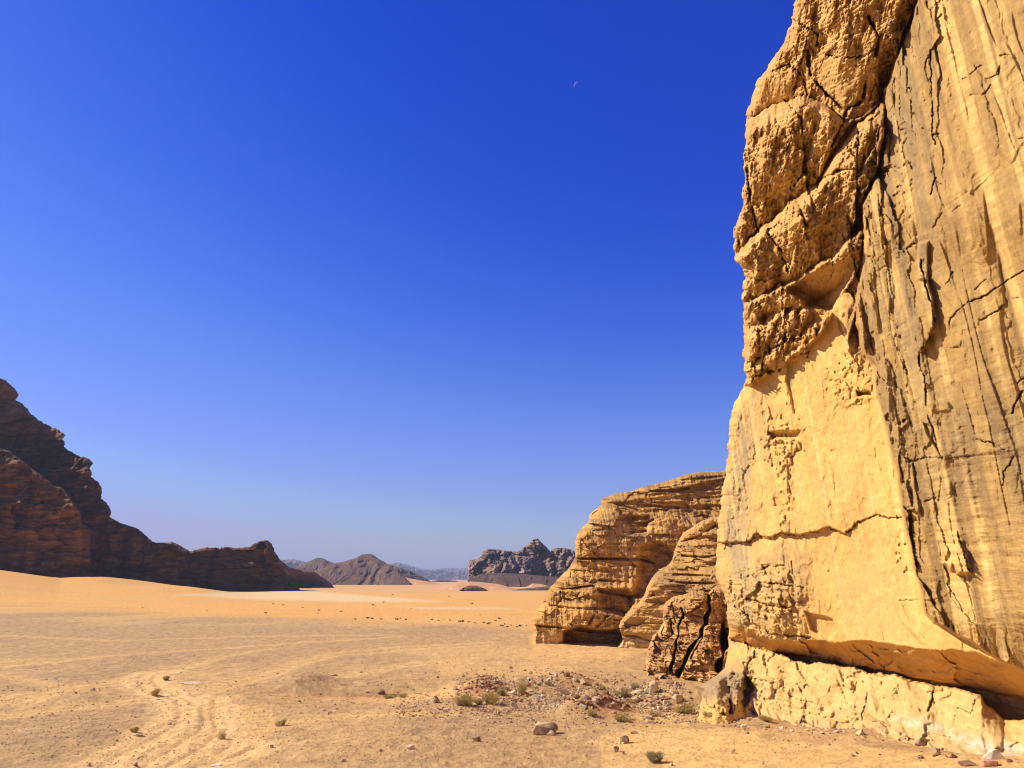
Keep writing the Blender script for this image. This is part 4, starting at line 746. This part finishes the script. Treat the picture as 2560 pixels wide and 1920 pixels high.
# prominent boulders: px, width px, height px, colour, stain and painted shade, label
BIG = [(ZA((1790, 790))[0], 74, 36, TAN, (.20, .13, .075), 'large half-buried boulder, pale on the left with dark brown stains, alone on the foreground gravel', .5),
       (ZA((1700, 745))[0], 24, 22, PALE, None, 'pale cream end block touching the left end of the large stained boulder', 0.),
       (ZA((1850, 850))[0], 22, 17, PALE, None, 'pale blocky stone leaning on the near side of the stained boulder', .3),
       (ZA((1630, 680))[0], 11, 10, PALE, None, 'small pale round stone just behind the stained boulder', .3),
       (ZA((420, 430))[0], 34, 22, PALE, (.30, .16, .08), 'tilted slab with a pale top and brown shadowed side beside the orange gully', -.5),  # shadowed side put into the colour as brown
       (ZA((560, 565))[0], 16, 12, PALE, None, 'pale cube-like stone on gravel below the tilted slab', .2),
       (ZA((1400, 500))[0], 20, 20, PALE, None, 'upright pale pointed block in front of the olive bushes', .9),
       (ZA((1215, 605))[0], 15, 13, TAN, (.28, .18, .1), 'small dark-sided boulder below the pale pointed block', .1),
       (ZA((940, 915))[0], 22, 15, BRN, (.22, .13, .07), 'dark brown hooded stone alone on the foreground gravel', .3),
       (ZA((120, 1020))[0], 28, 12, PALE, None, 'pale flat white stone lying alone on the near gravel', -.2),
       (ZB((1160, 290))[0], 28, 38, PALE, (.52, .34, .16), 'tall upright pale slab standing among the rubble near the cliff corner', 1.2),
       (ZB((980, 340))[0], 34, 11, PALE, None, 'flat pale plank-like slab lying left of the tall upright slab', .2),
       (ZB((1440, 245))[0], 17, 17, TAN, (.18, .11, .06), 'triangular dark-faced block right of the tall upright slab', .4),
       (ZB((1355, 215))[0], 22, 14, RED, None, 'dark red rounded boulder behind the tall upright slab', 0.),
       (ZB((1430, 330))[0], 33, 17, TAN, (.48, .27, .12), 'domed tan boulder hollowed beneath, right of the tall upright slab', .1),
       (ZB((1450, 430))[0], 34, 26, TAN, None, 'large tan block above the wide olive bush at the cliff foot', .4),
       (ZB((440, 460))[0], 20, 16, PALE, BRN, 'pale rounded boulder on top of the reddish rubble mound', .2),
       (ZB((290, 215))[0], 26, 15, TAN, BRN, 'brown cracked boulder on the far crest of the rubble', .2),
       (ZB((80, 120))[0], 20, 15, RED, BRN, 'jagged dark red rock standing on the far rubble crest', .8),
       (ZB((780, 940))[0], 34, 20, BRN, (.20, .12, .06), 'dark brown leaning boulder between sand flat and gravel', .4),
       (ZB((775, 965))[0], 11, 9, PALE, None, 'small white stone lodged under the dark brown leaning boulder', .1),
       (ZB((690, 1050))[0], 20, 15, PALE, BRN, 'pale splintered rock in the row of stones at the foreground centre', .7),
       (ZB((785, 1080))[0], 12, 14, RED, None, 'upright red-brown stone at the right of the splintered row', .5),
       (ZB((2140, 1075))[0], 13, 10, RED, None, 'dark reddish cobble alone on the smooth sand flat', .3),
       (ZB((1370, 1250))[0], 12, 10, TAN, BRN, 'small split stone below the near green bush', .9),
       (ZC((40, 370))[0], 26, 17, (.66, .54, .33), None, 'bright cream boulder at the foot of the ledge beside dry twigs', .2),
       (ZC((470, 345))[0], 20, 15, TAN, (.2, .13, .07), 'wedge stone with black shadow against the foot ledge', .6),  # black shadow put into the stone's dark side colour
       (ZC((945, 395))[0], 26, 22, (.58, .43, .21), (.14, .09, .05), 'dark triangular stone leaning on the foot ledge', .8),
       (ZC((1135, 380))[0], 26, 30, (.66, .49, .22), None, 'left one of two leaning pale slabs under the ledge', .9),
       (ZC((1205, 385))[0], 30, 30, (.66, .49, .22), None, 'right one of two leaning pale slabs under the ledge', .9),
       (ZC((1290, 455))[0], 36, 16, TAN, None, 'flat tan slab on the sand right of the leaning pale slabs', .1),
       (ZC((1425, 480))[0], 46, 24, (.40, .29, .15), (.25, .18, .10), 'grey-brown flat layered boulder on the sand by the ledge', .1),
       (ZC((1535, 560))[0], 24, 24, TAN, None, 'blunt upright tan stone right of the layered boulder', .7),
       (ZC((1670, 580))[0], 22, 20, BRN, None, 'dark leaning shard below the whitish rock', .7),
       (ZC((1405, 590))[0], 16, 16, BRN, None, 'small dark peaked stone on the sand below the layered boulder', .5),
       (ZC((2000, 590))[0], 56, 22, (.70, .60, .42), None, 'whitish flat rock near the right edge of the picture', .1),
       (ZC((1960, 670))[0], 50, 20, (.55, .30, .17), None, 'orange slab cut off by the bottom right edge of the picture', .1),
       (ZC((1780, 665))[0], 42, 14, BRN, None, 'thin dark slab at the bottom right beside the orange slab', .1),
       (ZC((185, 645))[0], 6, 10, PALE, BRN, 'tiny upright stone alone on the smooth sand at the bottom', .4),
       (ZC((2110, 630))[0], 18, 9, BRN, None, 'small dark flat stone right of the whitish rock', .1),
       (Z7((2110, 508))[0], 22, 15, (.22, .11, .07), None, 'dark red-brown boulder at the end of the cut bank', .5),
       (Z7((510, 492))[0], 14, 7, BRN, None, 'dark low stone on sand left of the track bend', .1), (Z7((415, 512))[0], 9, 5, BRN, None, 'dark pebble on the grey mound at the left', .1),
       (Z7((762, 743))[0], 26, 9, PALE, BRN, 'pair-like pale stone beside the small dry bush left of the tracks', .1), (Z7((648, 773))[0], 10, 8, BRN, None, 'dark cobble on the gravel left of the tracks', .4),
       (Z7((938, 683))[0], 13, 6, (.34, .28, .2), None, 'grey flat stone at the left edge of the sandy track', .1), (Z7((492, 912))[0], 15, 9, PALE, BRN, 'pale-topped stone at the bottom left', .3),
       (Z7((748, 923))[0], 12, 9, BRN, None, 'dark cobble on the track at the bottom edge', .5), (Z7((1500, 808))[0], 13, 9, PALE, BRN, 'pale-capped cobble right of the tracks at the foot of a thin rock streak', .3),
       (Z7((2103, 830))[0], 14, 8, PALE, BRN, 'pale-topped round cobble on the middle foreground gravel', .2), (Z7((1898, 886))[0], 14, 8, PALE, None, 'flat pale stone near the bottom, left of the middle', .2),
       (Z7((1793, 605))[0], 8, 7, PALE, None, 'little pale round stone below the cut bank', .3), (Z7((1825, 622))[0], 12, 6, BRN, None, 'little dark flat stone below the cut bank', .1), (Z7((1530, 405))[0], 9, 4, PALE, None, 'small pale stone left of the gravel knoll', .1),
       (Z7((1200, 922))[0], 34, 6, (.7, .58, .36), None, 'wide flat cream stone at the very bottom edge', 0.), (Z7((1050, 459))[0], 58, 4, (.62, .48, .30), None, 'long thin whitish stone strip beside the track bend', .12),
       (Z7((1835, 414))[0], 30, 4, PALE, BRN, 'thin pale slab lying behind the gravel knoll', 0.), (Z7((535, 657))[0], 30, 3, BRN, None, 'long dark stick-like stone on the left gravel', .1)]
for i, ((u, v), wpx, hpx, c, stn_sh, lb, rot) in enumerate(BIG):
    x, y, z = on_ground(u, min(v + hpx * .45, 1915)); k = math.hypot(y, CAMZ) / F
    dx, dz = wpx * k * .5, hpx * k * .5 * 1.25
    me = stone_mesh('boulder_mesh', 530 + i, (dx, dx * random.uniform(.6, .9), dz), c, 2 if wpx > 15 else 1, stain_shade=stn_sh)
    o = bpy.data.objects.new('boulder' if wpx > 18 else 'stone', me); COL.objects.link(o)
    o.rotation_euler = (0, -.35 if 'lean' in lb or 'tilted' in lb else 0, 0); o.location = (x, y + dx * .3, z + dz * .38); tag(o, lb, 'boulder' if wpx > 18 else 'stone')
# repeats
protos = {}
def proto(key, rgb, n=5):
    protos[key] = [stone_mesh('stone_mesh', 300 + 20 * len(protos) + i, (1, random.uniform(.6, 1), random.uniform(.45, .8)), tuple(c * random.uniform(.85, 1.15) for c in rgb), 1) for i in range(n)]
proto('pale', PALE); proto('tan', TAN); proto('brn', BRN); proto('red', RED)
SC = []
def scatter(n, cen, sx, sy, smin, smax, kinds, label, group, poly=None):
    for i in range(n):
        for _ in range(20):
            u = random.gauss(cen[0], sx); v = random.gauss(cen[1], sy)
            if v < 1912 and v > 1560 and u < ip(v, [(1500, 1900), (1700, 1700), (1760, 1720), (1800, 1800), (1830, 2150), (1860, 2300), (1912, 2555)]) and u > 2: break
        x, y, z = on_ground(u, v); s = (smin + (smax - smin) * random.random() ** 1.8) * y / F * .5
        o = bpy.data.objects.new('stone', random.choice(protos[kd := random.choice(kinds)])); COL.objects.link(o)
        o.location = (x, y, z + s * .25); o.rotation_euler = (random.uniform(-.5, .5), random.uniform(-.5, .5), random.uniform(0, 6)); o.scale = (s, s * random.uniform(.7, 1), s * (fl := random.choice((.55, .75, 1.0)))); tag(o, label, 'stone', group); SC.append((o, u, v, kd, s * F / y, fl, group))
scatter(64, (1508, 1752), 42, 13, 8, 24, ['red', 'red', 'tan', 'brn', 'pale'], 'one of the brown and tan stones heaped on the large rubble mound at centre right', 'stones heaped on the large rubble mound')
scatter(40, (1212, 1712), 28, 9, 7, 19, ['red', 'red', 'brn'], 'one of the dark reddish stones heaped on the small mound behind the olive bushes', 'stones heaped on the small reddish mound')
scatter(50, (1655, 1752), 48, 14, 7, 24, ['tan', 'pale', 'tan', 'red'], 'one of the pale and tan stones tumbled at the cliff corner', 'stones tumbled at the cliff corner')
scatter(40, (1380, 1762), 60, 14, 5, 18, ['pale', 'tan', 'tan'], 'one of the pale stones strewn between the two rubble mounds', 'stones strewn between the rubble mounds')
scatter(22, (1560, 1748), 150, 20, 18, 34, ['tan', 'pale', 'brn', 'tan'], 'one of the larger broken blocks in the rubble', 'larger blocks in the rubble')
scatter(28, (1370, 1704), 60, 7, 6, 18, ['pale', 'tan'], 'one of the pale stones along the far crest of the rubble', 'stones along the far rubble crest')
scatter(40, (1300, 1830), 170, 30, 3, 9, ['pale', 'tan', 'brn', 'brn'], 'one of the small stones scattered over the middle foreground gravel', 'stones scattered on the middle gravel')
scatter(34, (2000, 1815), 110, 9, 5, 18, ['tan', 'pale', 'brn'], 'one of the small stones lying along the foot of the ledge', 'stones along the foot of the ledge')
scatter(30, (2330, 1878), 110, 14, 6, 22, ['tan', 'brn', 'pale'], 'one of the small stones on the sand at the bottom right', 'stones at the bottom right')
scatter(30, (330, 1800), 260, 60, 3, 8, ['brn', 'brn', 'pale'], 'one of the small stones scattered on the left gravel beside the tracks', 'stones scattered on the left gravel')
# every scattered stone is told apart by colour, size, form and the landmark nearest to it
LAND = [(ZA((1790, 800))[0], 'the large stained boulder'), (ZA((420, 430))[0], 'the tilted slab by the gully'), (ZA((1400, 500))[0], 'the upright pale pointed block'), (ZA((940, 915))[0], 'the hooded brown stone'),
        (ZA((120, 1020))[0], 'the lone flat white stone'), (ZB((1160, 290))[0], 'the tall upright slab'), (ZB((1430, 330))[0], 'the hollowed domed boulder'), (ZB((1450, 430))[0], 'the large tan corner block'),
        (ZB((440, 460))[0], 'the pale boulder on the rubble mound'), (ZB((290, 215))[0], 'the cracked crest boulder'), (ZB((80, 120))[0], 'the jagged red crest rock'), (ZB((780, 940))[0], 'the leaning dark brown boulder'),
        (ZB((745, 420))[0], 'the dense dark green bush'), (ZB((1520, 610))[0], 'the wide bush at the cliff foot'), (ZB((390, 640))[0], 'the yellow-green bush before the mound'), (ZB((800, 700))[0], 'the flat bush right of the mound'),
        (ZB((1200, 1200))[0], 'the grey-green bush near the bottom'), (ZC((40, 370))[0], 'the cream boulder under the ledge'), (ZC((945, 395))[0], 'the dark triangular stone at the ledge'), (ZC((1205, 385))[0], 'the leaning pale slabs'),
        (ZC((1425, 480))[0], 'the layered grey-brown boulder'), (ZC((1535, 560))[0], 'the blunt upright tan stone'), (ZC((2000, 590))[0], 'the whitish rock at the right edge'), (ZA((790, 510))[0], 'the wide pale olive bush'),
        (ZA((1140, 495))[0], 'the rounded olive bush'), (ZA((1490, 370))[0], 'the tall pale olive bush'), (ZA((1815, 262))[0], 'the small crest bush'), ((1212, 1708), 'the small reddish mound'), ((1501, 1745), 'the top of the large mound'),
        (Z7((2110, 508))[0], 'the dark boulder at the cut bank'), (Z7((848, 530))[0], 'the dry bush at the track junction'), (Z7((1235, 770))[0], 'the feathery foreground bush'), (Z7((1548, 697))[0], 'the round bush on the sandy patch'),
        (Z7((745, 728))[0], 'the yellowish tuft left of the tracks'), (Z7((648, 773))[0], 'the dark cobble left of the tracks'), (Z7((2103, 830))[0], 'the pale-topped round cobble'), (Z7((1050, 459))[0], 'the long whitish stone strip')]
SC.sort(key=lambda q: -q[4])
for q in SC[258:]: bpy.data.objects.remove(q[0])
SC = SC[:258]
for o, u, v, kd, spx, fl, g_ in SC:
    d, lu, lv, nm = min((math.hypot(u - p[0], (v - p[1]) * 2.5), p[0], p[1], n_) for p, n_ in LAND)
    side = ('right of' if u > lu else 'left of') if abs(u - lu) > abs(v - lv) * 2 else ('in front of' if v > lv else 'behind')
    diag = '' if abs(u - lu) < 6 or abs(v - lv) < 4 or 'of' not in side else (' front-' if v > lv else ' back-')
    sz = 'tiny' if spx < 2.2 else 'small' if spx < 3.6 else 'middling' if spx < 6 else 'larger'
    cn = {'pale': 'pale cream', 'tan': 'tan', 'brn': 'dark brown', 'red': 'reddish'}[kd]; fm = {.55: 'flat', .75: 'angular', 1.0: 'blocky'}[fl]; cn = cn.replace('pale cream', 'cream') if len(nm.split()) > 7 else cn
    o['label'] = '%s %s %s stone %s%s %s' % (sz, cn, fm, 'close ' if d < 22 else 'some way ' if d > 70 else '', side, nm)
from collections import defaultdict
bylab = defaultdict(list)
for t_ in SC:
    if len(t_[0]['label'].split()) > 16: t_[0]['label'] = t_[0]['label'].replace('close ', '').replace('some way ', '')
    bylab[t_[0]['label']].append(t_)
for lb, ts_ in bylab.items():
    if len(ts_) == 1: continue
    ts_.sort(key=lambda q: q[2])
    if len(ts_) == 2 and len(lb.split()) <= 13 and ts_[1][2] - ts_[0][2] > 2:
        ts_[0][0]['label'] = lb + ', the farther one'; ts_[1][0]['label'] = lb + ', the nearer one'
    for q in ts_: q[0]['group'] = ts_[0][6]
# gravel: what nobody could count, one object
gv_, gf_, gc_ = [], [], []
tmpl = [np.array([v.co[:] for v in protos[k][0].vertices]) for k in ('brn',)]
oct_v = np.array([(1, 0, 0), (-1, 0, 0), (0, 1, 0), (0, -1, 0), (0, 0, 1), (0, 0, -1)], float); oct_f = [(0, 2, 4), (2, 1, 4), (1, 3, 4), (3, 0, 4), (2, 0, 5), (1, 2, 5), (3, 1, 5), (0, 3, 5)]
cnt = 0
def gravel(n, fu, smin, smax):
    global cnt
    for _ in range(n):
        u, v = fu()
        if v > 2050 or v < 1585 or u < -200 or u > 2750: continue
        if v < 1912 and u > ip(v, [(1500, 1300), (1612, 1560), (1700, 1700), (1760, 1720), (1800, 1800), (1830, 2150), (1912, 2600)]): continue
        x, y = gp(u, v, .0); z = ground_z(x, y); s = (smin + (smax - smin) * random.random() ** 3) * y / F * .5
        j = rng.random((6, 3)) * .5 - .25; a = random.uniform(0, 6); V_ = (oct_v + j) * s; c_, s_ = math.cos(a), math.sin(a)
        V_ = np.stack([V_[:, 0] * c_ - V_[:, 1] * s_, V_[:, 0] * s_ + V_[:, 1] * c_, V_[:, 2] * .7], 1) + np.array([x, y, z + s * .2])
        gv_.append(V_); gf_.append(np.array(oct_f) + cnt * 6); cnt += 1; col = random.choice((PALE, TAN, BRN, BRN, RED)); gc_.append(np.tile(np.array(col) * random.uniform(.7, 1.1), (6, 1)))
gravel(2600, lambda: (random.gauss(1440, 190), random.gauss(1752, 34)), 2, 9); gravel(1600, lambda: (random.uniform(1150, 1850), random.gauss(1730, 22)), 3, 13); gravel(900, lambda: (random.uniform(980, 1500), random.gauss(1775, 18)), 2.5, 9); gravel(2500, lambda: (random.uniform(-100, 1900), random.uniform(1640, 1915)), 1.5, 5)
gravel(1200, lambda: (random.uniform(1600, 1880), random.uniform(1725, 1815)), 3, 12); gravel(1500, lambda: (random.gauss(1350, 330), random.gauss(1850, 45)), 1.2, 5)
gravel(2200, lambda: (random.uniform(-100, 2400), 1600 + 330 * random.random() ** .8), .9, 3.6)
gravel(2200, lambda: (random.uniform(-50, 1500), random.uniform(1700, 1918)), 2, 6); gravel(900, lambda: (random.gauss(150, 150), random.gauss(1850, 40)), 1.2, 4)
gravel(1100, lambda: (random.gauss(1500, 48), random.gauss(1755, 14)), 3, 12); gravel(700, lambda: (random.gauss(1215, 30), random.gauss(1714, 9)), 2, 7); gravel(600, lambda: (random.gauss(1650, 55), random.gauss(1755, 16)), 2, 9)
gravel(700, lambda: (random.gauss(2250, 180), random.gauss(1878, 18)), 2, 9)
Vg = np.concatenate(gv_); Fg = np.concatenate(gf_); me = bpy.data.meshes.new('gravel'); me.from_pydata(Vg.tolist(), [], Fg.tolist())
ca = me.color_attributes.new('Col', 'FLOAT_COLOR', 'POINT'); cc = np.concatenate(gc_); ca.data.foreach_set('color', np.concatenate([cc, np.ones((len(cc), 1))], 1).astype(np.float32).ravel()); me.materials.append(M_stone)
o = bpy.data.objects.new('gravel', me); COL.objects.link(o); tag(o, 'fine angular gravel strewn over the desert floor', 'gravel', kind='stuff')

# ================================================================== SHRUBS
M_ol = plain_mat('olive_twigs', (.55, .44, .16)); M_gr = plain_mat('green_twigs', (.44, .38, .17)); M_dry = plain_mat('dry_twigs', (.60, .45, .22)); M_dk = plain_mat('dark_scrub', (.12, .095, .045))
def shrub_mesh(seed, n, mat, w=1., hgt=.7, leaf=.10):
    r = random.Random(seed); vs, fs = [], []
    lobes = [(r.uniform(-.55, .55), r.uniform(-.5, .5), r.uniform(.55, 1.0)) for _ in range(5)]
    for i in range(n):
        lx, ly, lh = r.choice(lobes); a = r.uniform(0, 6.28); t = r.random() ** .6; lean = r.uniform(.1, 1.25) * .6
        bx, by = lx * .35, ly * .35
        tx = lx * .8 + math.cos(a) * lean * t * .6; ty = ly * .8 + math.sin(a) * lean * t * .6; tz = hgt * lh * t * math.cos(lean * .9) * 1.25
        tip = Vector((tx * w, ty * w, max(tz, .02))); d = Vector((math.cos(a) * .8 + r.uniform(-.4, .4), math.sin(a) * .8 + r.uniform(-.4, .4), r.uniform(.3, 1.3))).normalized() * leaf * r.uniform(.6, 1.6)
        sd2 = d.cross(Vector((r.uniform(-1, 1), r.uniform(-1, 1), r.uniform(-.3, .3)))).normalized() * leaf * .16
        k = len(vs); vs += [tip - d * .5 - sd2, tip - d * .5 + sd2, tip + d * .5]; fs.append((k, k + 1, k + 2))
        if i % 6 == 0:
            k = len(vs); s3 = Vector((.008, .004, 0)); vs += [Vector((bx, by, -.03)) - s3, Vector((bx, by, -.03)) + s3, tip]; fs.append((k, k + 1, k + 2))
    me = bpy.data.meshes.new('shrub_mesh'); me.from_pydata([tuple(v) for v in vs], [], fs); me.materials.append(mat); return me
def stem_mesh(seed, hgt):
    r = random.Random(seed); vs, fs = [], []
    for i in range(14):
        a = r.uniform(0, 6.28); l = r.uniform(.3, .8); ex, ey, ez = math.cos(a) * l * .8, math.sin(a) * l * .8, hgt * r.uniform(.4, .9); k = len(vs); w_ = .022
        for t, ww in ((0, w_), (.5, w_ * .7), (1, w_ * .25)):
            for q in range(3): vs.append((ex * t + ww * math.cos(q * 2.1), ey * t + ww * math.sin(q * 2.1), ez * t ** .8 - .04))
        for m in (0, 3):
            for q in range(3): fs.append((k + m + q, k + m + (q + 1) % 3, k + m + 3 + (q + 1) % 3, k + m + 3 + q))
    me = bpy.data.meshes.new('stem_mesh'); me.from_pydata(vs, [], fs); me.materials.append(M_stem); return me
M_stem = plain_mat('woody_stem', (.20, .13, .07))
SH = [(ZA((790, 510))[0], 46, 22, M_ol, 'wide pale olive bush beside the orange gully, leftmost of the three below the reddish mound'),
      (ZA((975, 500))[0], 26, 14, M_ol, 'low olive tuft between two larger bushes below the reddish mound'),
      (ZA((1140, 495))[0], 44, 26, M_ol, 'rounded olive bush right of the low tuft below the reddish mound'),
      (ZA((1245, 385))[0], 22, 15, M_gr, 'small green bush at the right foot of the reddish mound'),
      (ZA((1490, 370))[0], 30, 30, M_ol, 'tall pale olive bush between the reddish mound and the far crest'),
      (ZA((1815, 262))[0], 16, 10, M_gr, 'small dark green bush on the far rubble crest'),
      (ZB((935, 305))[0], 26, 12, M_gr, 'grey-green low bush left of the tall upright slab'),
      (ZB((520, 315))[0], 20, 10, M_gr, 'flat dark green bush on the sandy saddle'),
      (ZB((745, 420))[0], 32, 24, M_gr, 'dense dark green bush right of the large rubble mound'),
      (ZB((865, 490))[0], 22, 12, M_ol, 'small olive bush below the dense dark green bush'),
      (ZB((1520, 610))[0], 46, 25, M_ol, 'wide olive bush against the foot of the cliff corner'),
      (ZB((1160, 640))[0], 36, 12, M_dry, 'low dry yellow tuft on the sand left of the wide bush at the cliff foot'),
      (ZB((390, 640))[0], 22, 15, M_ol, 'yellow-green bush at the front of the large rubble mound'),
      (ZB((800, 700))[0], 44, 16, M_ol, 'flat olive bush at the right foot of the large rubble mound'),
      (ZB((1830, 690))[0], 28, 18, M_ol, 'olive bush in front of the pale spur of the cliff'),
      (ZB((920, 855))[0], 20, 6, M_dry, 'thin dry tuft on the sand flat below the rubble mound'),
      (ZB((1200, 1200))[0], 42, 20, M_gr, 'grey-green bush alone on the near sand at the bottom centre right'),
      (ZC((210, 320))[0], 30, 12, M_ol, 'grey-olive bush against the foot ledge above the cream boulder'),
      (Z8((165, 318))[0], 34, 9, M_ol, 'low olive bush in the cut bank beside the dark boulder'), (Z8((235, 315))[0], 20, 9, M_ol, 'small olive bush right of the cut bank'),
      (Z8((540, 305))[0], 12, 7, M_dry, 'little dry tuft left of the reddish mound'),
      (Z7((915, 444))[0], 18, 10, M_ol, 'small bush inside the bend of the tracks'), (Z7((848, 530))[0], 24, 13, M_ol, 'round dry bush left of the track junction'),
      (Z7((745, 728))[0], 22, 11, M_ol, 'yellowish tuft above the pale stones left of the tracks'), (Z7((1235, 770))[0], 26, 20, M_dry, 'pale feathery bush right of the tracks in the foreground'),
      (Z7((1548, 697))[0], 20, 13, M_ol, 'small round bush alone on the sandy patch right of the tracks'), (Z7((2150, 545))[0], 26, 9, M_ol, 'low bush under the cut bank')]
for i, ((u, v), wpx, hpx, mt, lb) in enumerate(SH):
    x, y, z = on_ground(u, v); k = math.hypot(y, CAMZ) / F; W = wpx * k * .5
    W *= 1.55; o = empty('desert_shrub', (x, y, z - .02)); o.scale = (W, W, W * 1.0); o.rotation_euler = (0, 0, i * 1.3); tag(o, lb, 'bush')
    fo = bpy.data.objects.new('foliage', shrub_mesh(900 + i, 1900 if mt is not M_dry else 800, mt, 1., hpx / wpx * 1.25, .12)); COL.objects.link(fo); fo.parent = o
    st_ = bpy.data.objects.new('stem', stem_mesh(900 + i, hpx / wpx * 1.0)); COL.objects.link(st_); st_.parent = o
me_far = [shrub_mesh(960 + i, 160, M_dk, 1., .7, .3) for i in range(4)]
FARS = Z2((640, 640), (720, 634), (745, 637), (800, 640), (905, 642), (930, 634), (965, 642), (1135, 643), (1175, 648), (1250, 646), (1310, 657), (1335, 655), (1370, 658), (1410, 664), (1460, 662), (1500, 670), (1540, 650), (1580, 684), (1600, 672), (1640, 678), (1680, 690), (1700, 684), (1740, 680), (1565, 636), (1620, 690))
for u, v in FARS:
    x, y, z = on_ground(u, v); s = random.uniform(4, 9) * y / F; o = bpy.data.objects.new('scrub_bush', random.choice(me_far)); COL.objects.link(o); o.location = (x, y, z); o.scale = (s, s, s * .7); o.rotation_euler = (0, 0, random.uniform(0, 6))
    tag(o, 'one of the small dark scrub bushes in the line where orange sand meets grey gravel', 'bush', 'scrub bushes along the sand edge')
for u, v in Z2((65, 600), (110, 543), (175, 547), (300, 565), (405, 582), (550, 590), (400, 605), (1445, 612), (1390, 541), (880, 482), (1240, 492), (820, 530), (1000, 570), (750, 548)) + Z7((1145, 62), (790, 43), (1510, 23), (1470, 73), (1890, 63), (1765, 58)):
    x, y, z = on_ground(u, v); s = random.uniform(3, 6) * y / F; o = bpy.data.objects.new('scrub_bush', random.choice(me_far)); COL.objects.link(o); o.location = (x, y, z); o.scale = (s, s, s * .6); o.rotation_euler = (0, 0, random.uniform(0, 6))
    tag(o, 'one of the tiny scrub bushes dotted over the orange sand flat', 'bush', 'scrub bushes on the orange flat')

# ================================================================== MOON (its sunlit limb)
mu, mv = 1444, 214; MD = 30000.; mx, my, mz = (float(a) for a in pt(mu, mv, MD)); mr_ = math.sqrt(mx * mx + my * my + mz * mz) * 9.5 / F * .93
view = Vector((-mx, -my, -(mz - CAMZ))).normalized(); ldir = Vector((-.75, 0, .62)); right = Vector((1, 0, 0)); up = right.cross(-view) * -1; up = Vector((0, 0, 1)) - view * view.z; up.normalize()
lim = (-right * .78 + up * .62).normalized(); axis = lim.cross(view).normalized()
vs, fs = [], []; nA, nB = 24, 10
for i in range(nA + 1):
    for j in range(nB + 1):
        lat = -math.pi / 2 + math.pi * i / nA; lon = -.05 + (1.0) * j / nB   # from the limb towards the viewer
        d = (lim * math.cos(lon) + view * math.sin(lon)) * math.cos(lat) + axis * math.sin(lat); vs.append(tuple(d * mr_))
for i in range(nA):
    for j in range(nB): a = i * (nB + 1) + j; fs.append((a, a + 1, a + nB + 2, a + nB + 1))
me = bpy.data.meshes.new('moon'); me.from_pydata(vs, [], fs)
mm = bpy.data.materials.new('moonlit'); mm.use_nodes = True; mn = mm.node_tree; b = mn.nodes['Principled BSDF']; b.inputs['Base Color'].default_value = (.5, .55, .62, 1); b.inputs['Roughness'].default_value = 1; b.inputs['Alpha'].default_value = .17
tx = mn.nodes.new('ShaderNodeTexNoise'); tx.inputs['Scale'].default_value = .01
o = bpy.data.objects.new('moon', me); COL.objects.link(o); me.materials.append(mm); o.location = (mx, my, mz); tag(o, 'faint thin crescent moon high in the blue sky', 'moon')

# ================================================================== HAZE
hz = bpy.data.meshes.new('haze'); bm = bmesh.new(); bmesh.ops.create_cube(bm, size=1); bm.to_mesh(hz); bm.free()
o = bpy.data.objects.new('haze', hz); COL.objects.link(o); o.scale = (27000, 27000, 260); o.location = (0, 0, 126)
hm = bpy.data.materials.new('haze'); hm.use_nodes = True; n = hm.node_tree; n.nodes.clear(); ou = n.nodes.new('ShaderNodeOutputMaterial'); pv = n.nodes.new('ShaderNodeVolumePrincipled')
pv.inputs['Color'].default_value = (.58, .69, .90, 1); pv.inputs['Density'].default_value = 1.4e-4; pv.inputs['Anisotropy'].default_value = .0
n.links.new(pv.outputs[0], ou.inputs['Volume']); hz.materials.append(hm); tag(o, 'thin pale blue desert haze', kind='stuff')
